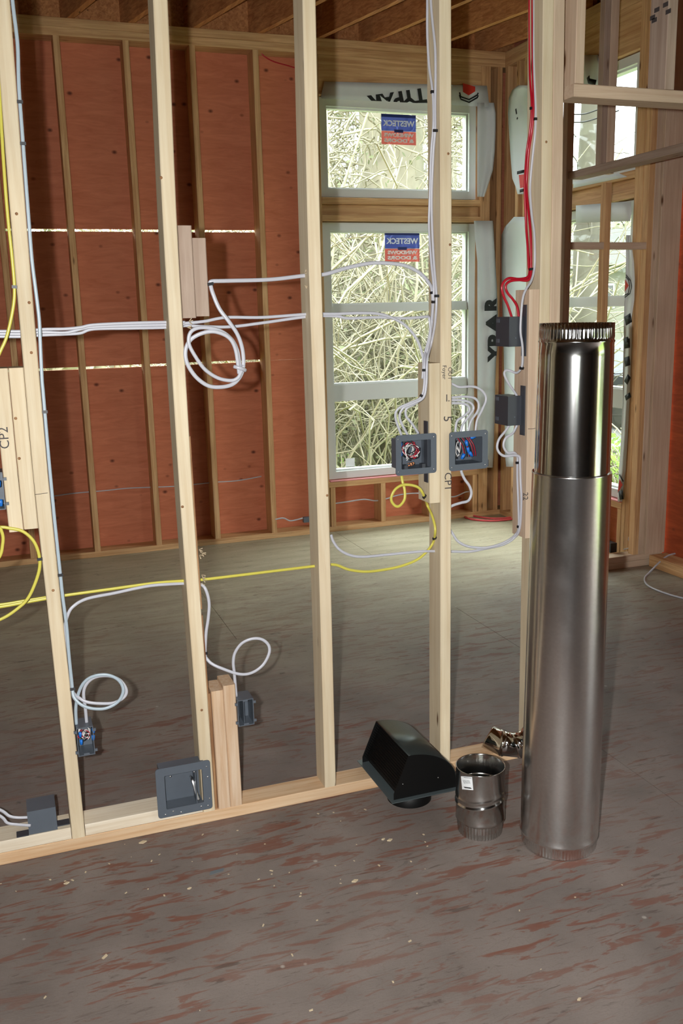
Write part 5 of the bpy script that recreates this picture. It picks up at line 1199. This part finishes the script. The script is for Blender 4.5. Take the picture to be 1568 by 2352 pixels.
for yy in (-5.5, -3.2, -0.8, 1.6, 4.2):
    f_ = MB().box(hx - 0.06, hx - 0.001, hy + yy, hy + yy + 1.3, z2 - 0.75, z2 + 0.05).build('window_frame', 'vinyl', t)
    for s in (0.06, 0.68): MB().box(hx - 0.08, hx - 0.061, hy + yy + s, hy + yy + s + 0.56, z2 - 0.69, z2 - 0.01).build('pane', 'dark_pane', f_)
# fence rail on posts
fy = atx(1360, 700, 7.4).y
t = thing('fence', 'pale low fence with one rail beyond the side window', 'fence', (7.4, fy, GZ))
for k in range(7): MB().box(7.36, 7.44, fy - 6 + 2 * k, fy - 5.9 + 2 * k, GZ, GZ + 0.85).build('post', 'kerb', t)
MB().box(7.38, 7.42, fy - 6.2, fy + 6.2, GZ + 0.86, GZ + 0.98).build('rail', 'kerb', t)
# parked car
cy_ = atx(1418, 745, 10.6); cz = GZ + 0.02
t = thing('car', 'dark grey car parked on the road', 'car', (10.6, cy_.y, cz))
def hexbody(x0, x1, prof): # prof: (y,z) outline
    n = len(prof); v = [(x0, y, z) for y, z in prof] + [(x1, y, z) for y, z in prof]
    return v, [tuple(range(n)), tuple(reversed(range(n, 2 * n)))] + [(i, (i + 1) % n, n + (i + 1) % n, n + i) for i in range(n)]
yc = cy_.y
v, f = hexbody(9.75, 11.45, [(yc - 2.15, cz + 0.3), (yc - 2.2, cz + 0.7), (yc - 1.9, cz + 0.85), (yc - 1.0, cz + 0.92), (yc + 1.2, cz + 0.95), (yc + 2.1, cz + 0.9), (yc + 2.2, cz + 0.35)])
MB().add(v, f).build('body', 'car', t)
v, f = hexbody(9.85, 11.35, [(yc - 1.0, cz + 0.93), (yc - 0.4, cz + 1.4), (yc + 1.0, cz + 1.42), (yc + 1.7, cz + 0.95)])
MB().add(v, f).build('cabin', 'dark_pane', t)
for yy in (-1.35, 1.35):
    for xx in (9.72, 11.28): MB().lathe((xx, yc + yy, cz + 0.32), (1, 0, 0), [(0.0, 0), (0.2, 0), (0.32, 0.01), (0.32, 0.19), (0.2, 0.2), (0, 0.2)], 20).build('wheel', 'rubber', t)
bs = atx(1420, 1000, 5.6)
thicket('bright green bush low outside the side window', bs.x, bs.y, 0.5, 0.8, 0.9, 60, 22, 1800, 'leaf_bright')
bs = atx(1350, 640, 15.0)
thicket('pale hedge standing behind the house', hx + 9.5, hy + 6, 1.0, 9.0, 7.5, 150, 23, 4500)
tree('tall pale tree behind the house', 29.5, hy + 3, 0.4, 12.0, 31, 500, 3.0, 'leaf', 0.4, nleaf=1500)
for k, (x_, y_, h_) in enumerate(((17.0, -9.0, 7.0), (31.0, 44.0, 9.0), (27.5, -2.0, 10.0), (24.0, 12.0, 9.0))):  # trees added to block low sky and dim the daylight indoors
    thicket(['added trees far to the right, screening low sky', 'added trees far behind the house, screening low sky', 'added treeline right of the house, screening low sky', 'added trees across the road, right of the house, screening low sky'][k], x_, y_, 1.2, 6.0, h_, 110, 40 + k, 4500)
thicket('far treeline behind the thickets outside the far wall', -2.0, 17.0, 9.0, 1.0, 7.0, 120, 50, 4500)

# matted bramble banks that close the view low down outside the windows
def bank(label, x0, x1, y0, y1, h, seed, mat='hedge'):
    rd = random.Random(seed); nx, nz = 90, 34; t = thing('bramble_bank', label, 'shrub', ((x0 + x1) / 2, (y0 + y1) / 2, GZ)); v = []; f = []
    L_ = Vector((x1 - x0, y1 - y0, 0)); n_ = Vector((L_.y, -L_.x, 0)).normalized()
    for i in range(nx + 1):
        hh = h * (0.86 + 0.10 * math.sin(i * 0.35 + seed) + 0.05 * math.sin(i * 1.1))
        for j in range(nz + 1):
            u = j / nz; a = math.pi * u; r = 0.55 + 0.09 * rd.uniform(-1, 1)
            p = Vector((x0, y0, GZ)) + L_ * (i / nx) + n_ * (r * math.cos(a) * (1.0 if h < 3 else 1.4)); p.z = GZ + hh * (math.sin(a) ** 0.45) * (1 + 0.03 * rd.uniform(-1, 1)) - (0.0 if 0 < j < nz else 0.05)
            p += L_.normalized() * rd.uniform(-0.03, 0.03); v.append(p)
    for i in range(nx):
        for j in range(nz):
            a = i * (nz + 1) + j; f.append((a, a + 1, a + nz + 2, a + nz + 1))
    MB().add(v, f, False).build('bramble_mass', mat, t, None, 'stuff')
bank('matted bramble bank far outside the far windows', -3.0, 8.0, L0 + 7.6, L0 + 7.6, 3.1, 61)
bank('tall matted hedge bank far behind the house', 34.0, 34.0, 20.0, 50.0, 5.0, 62)

p = at(1398, 1268, 1.99)
tag(MB().box(p.x, p.x + 0.045, 1.975, 2.05, 0.0765, 0.135).build('junction_box', 'staple'), 'small black box by the framing just right of the tall pipe', 'electrical box')
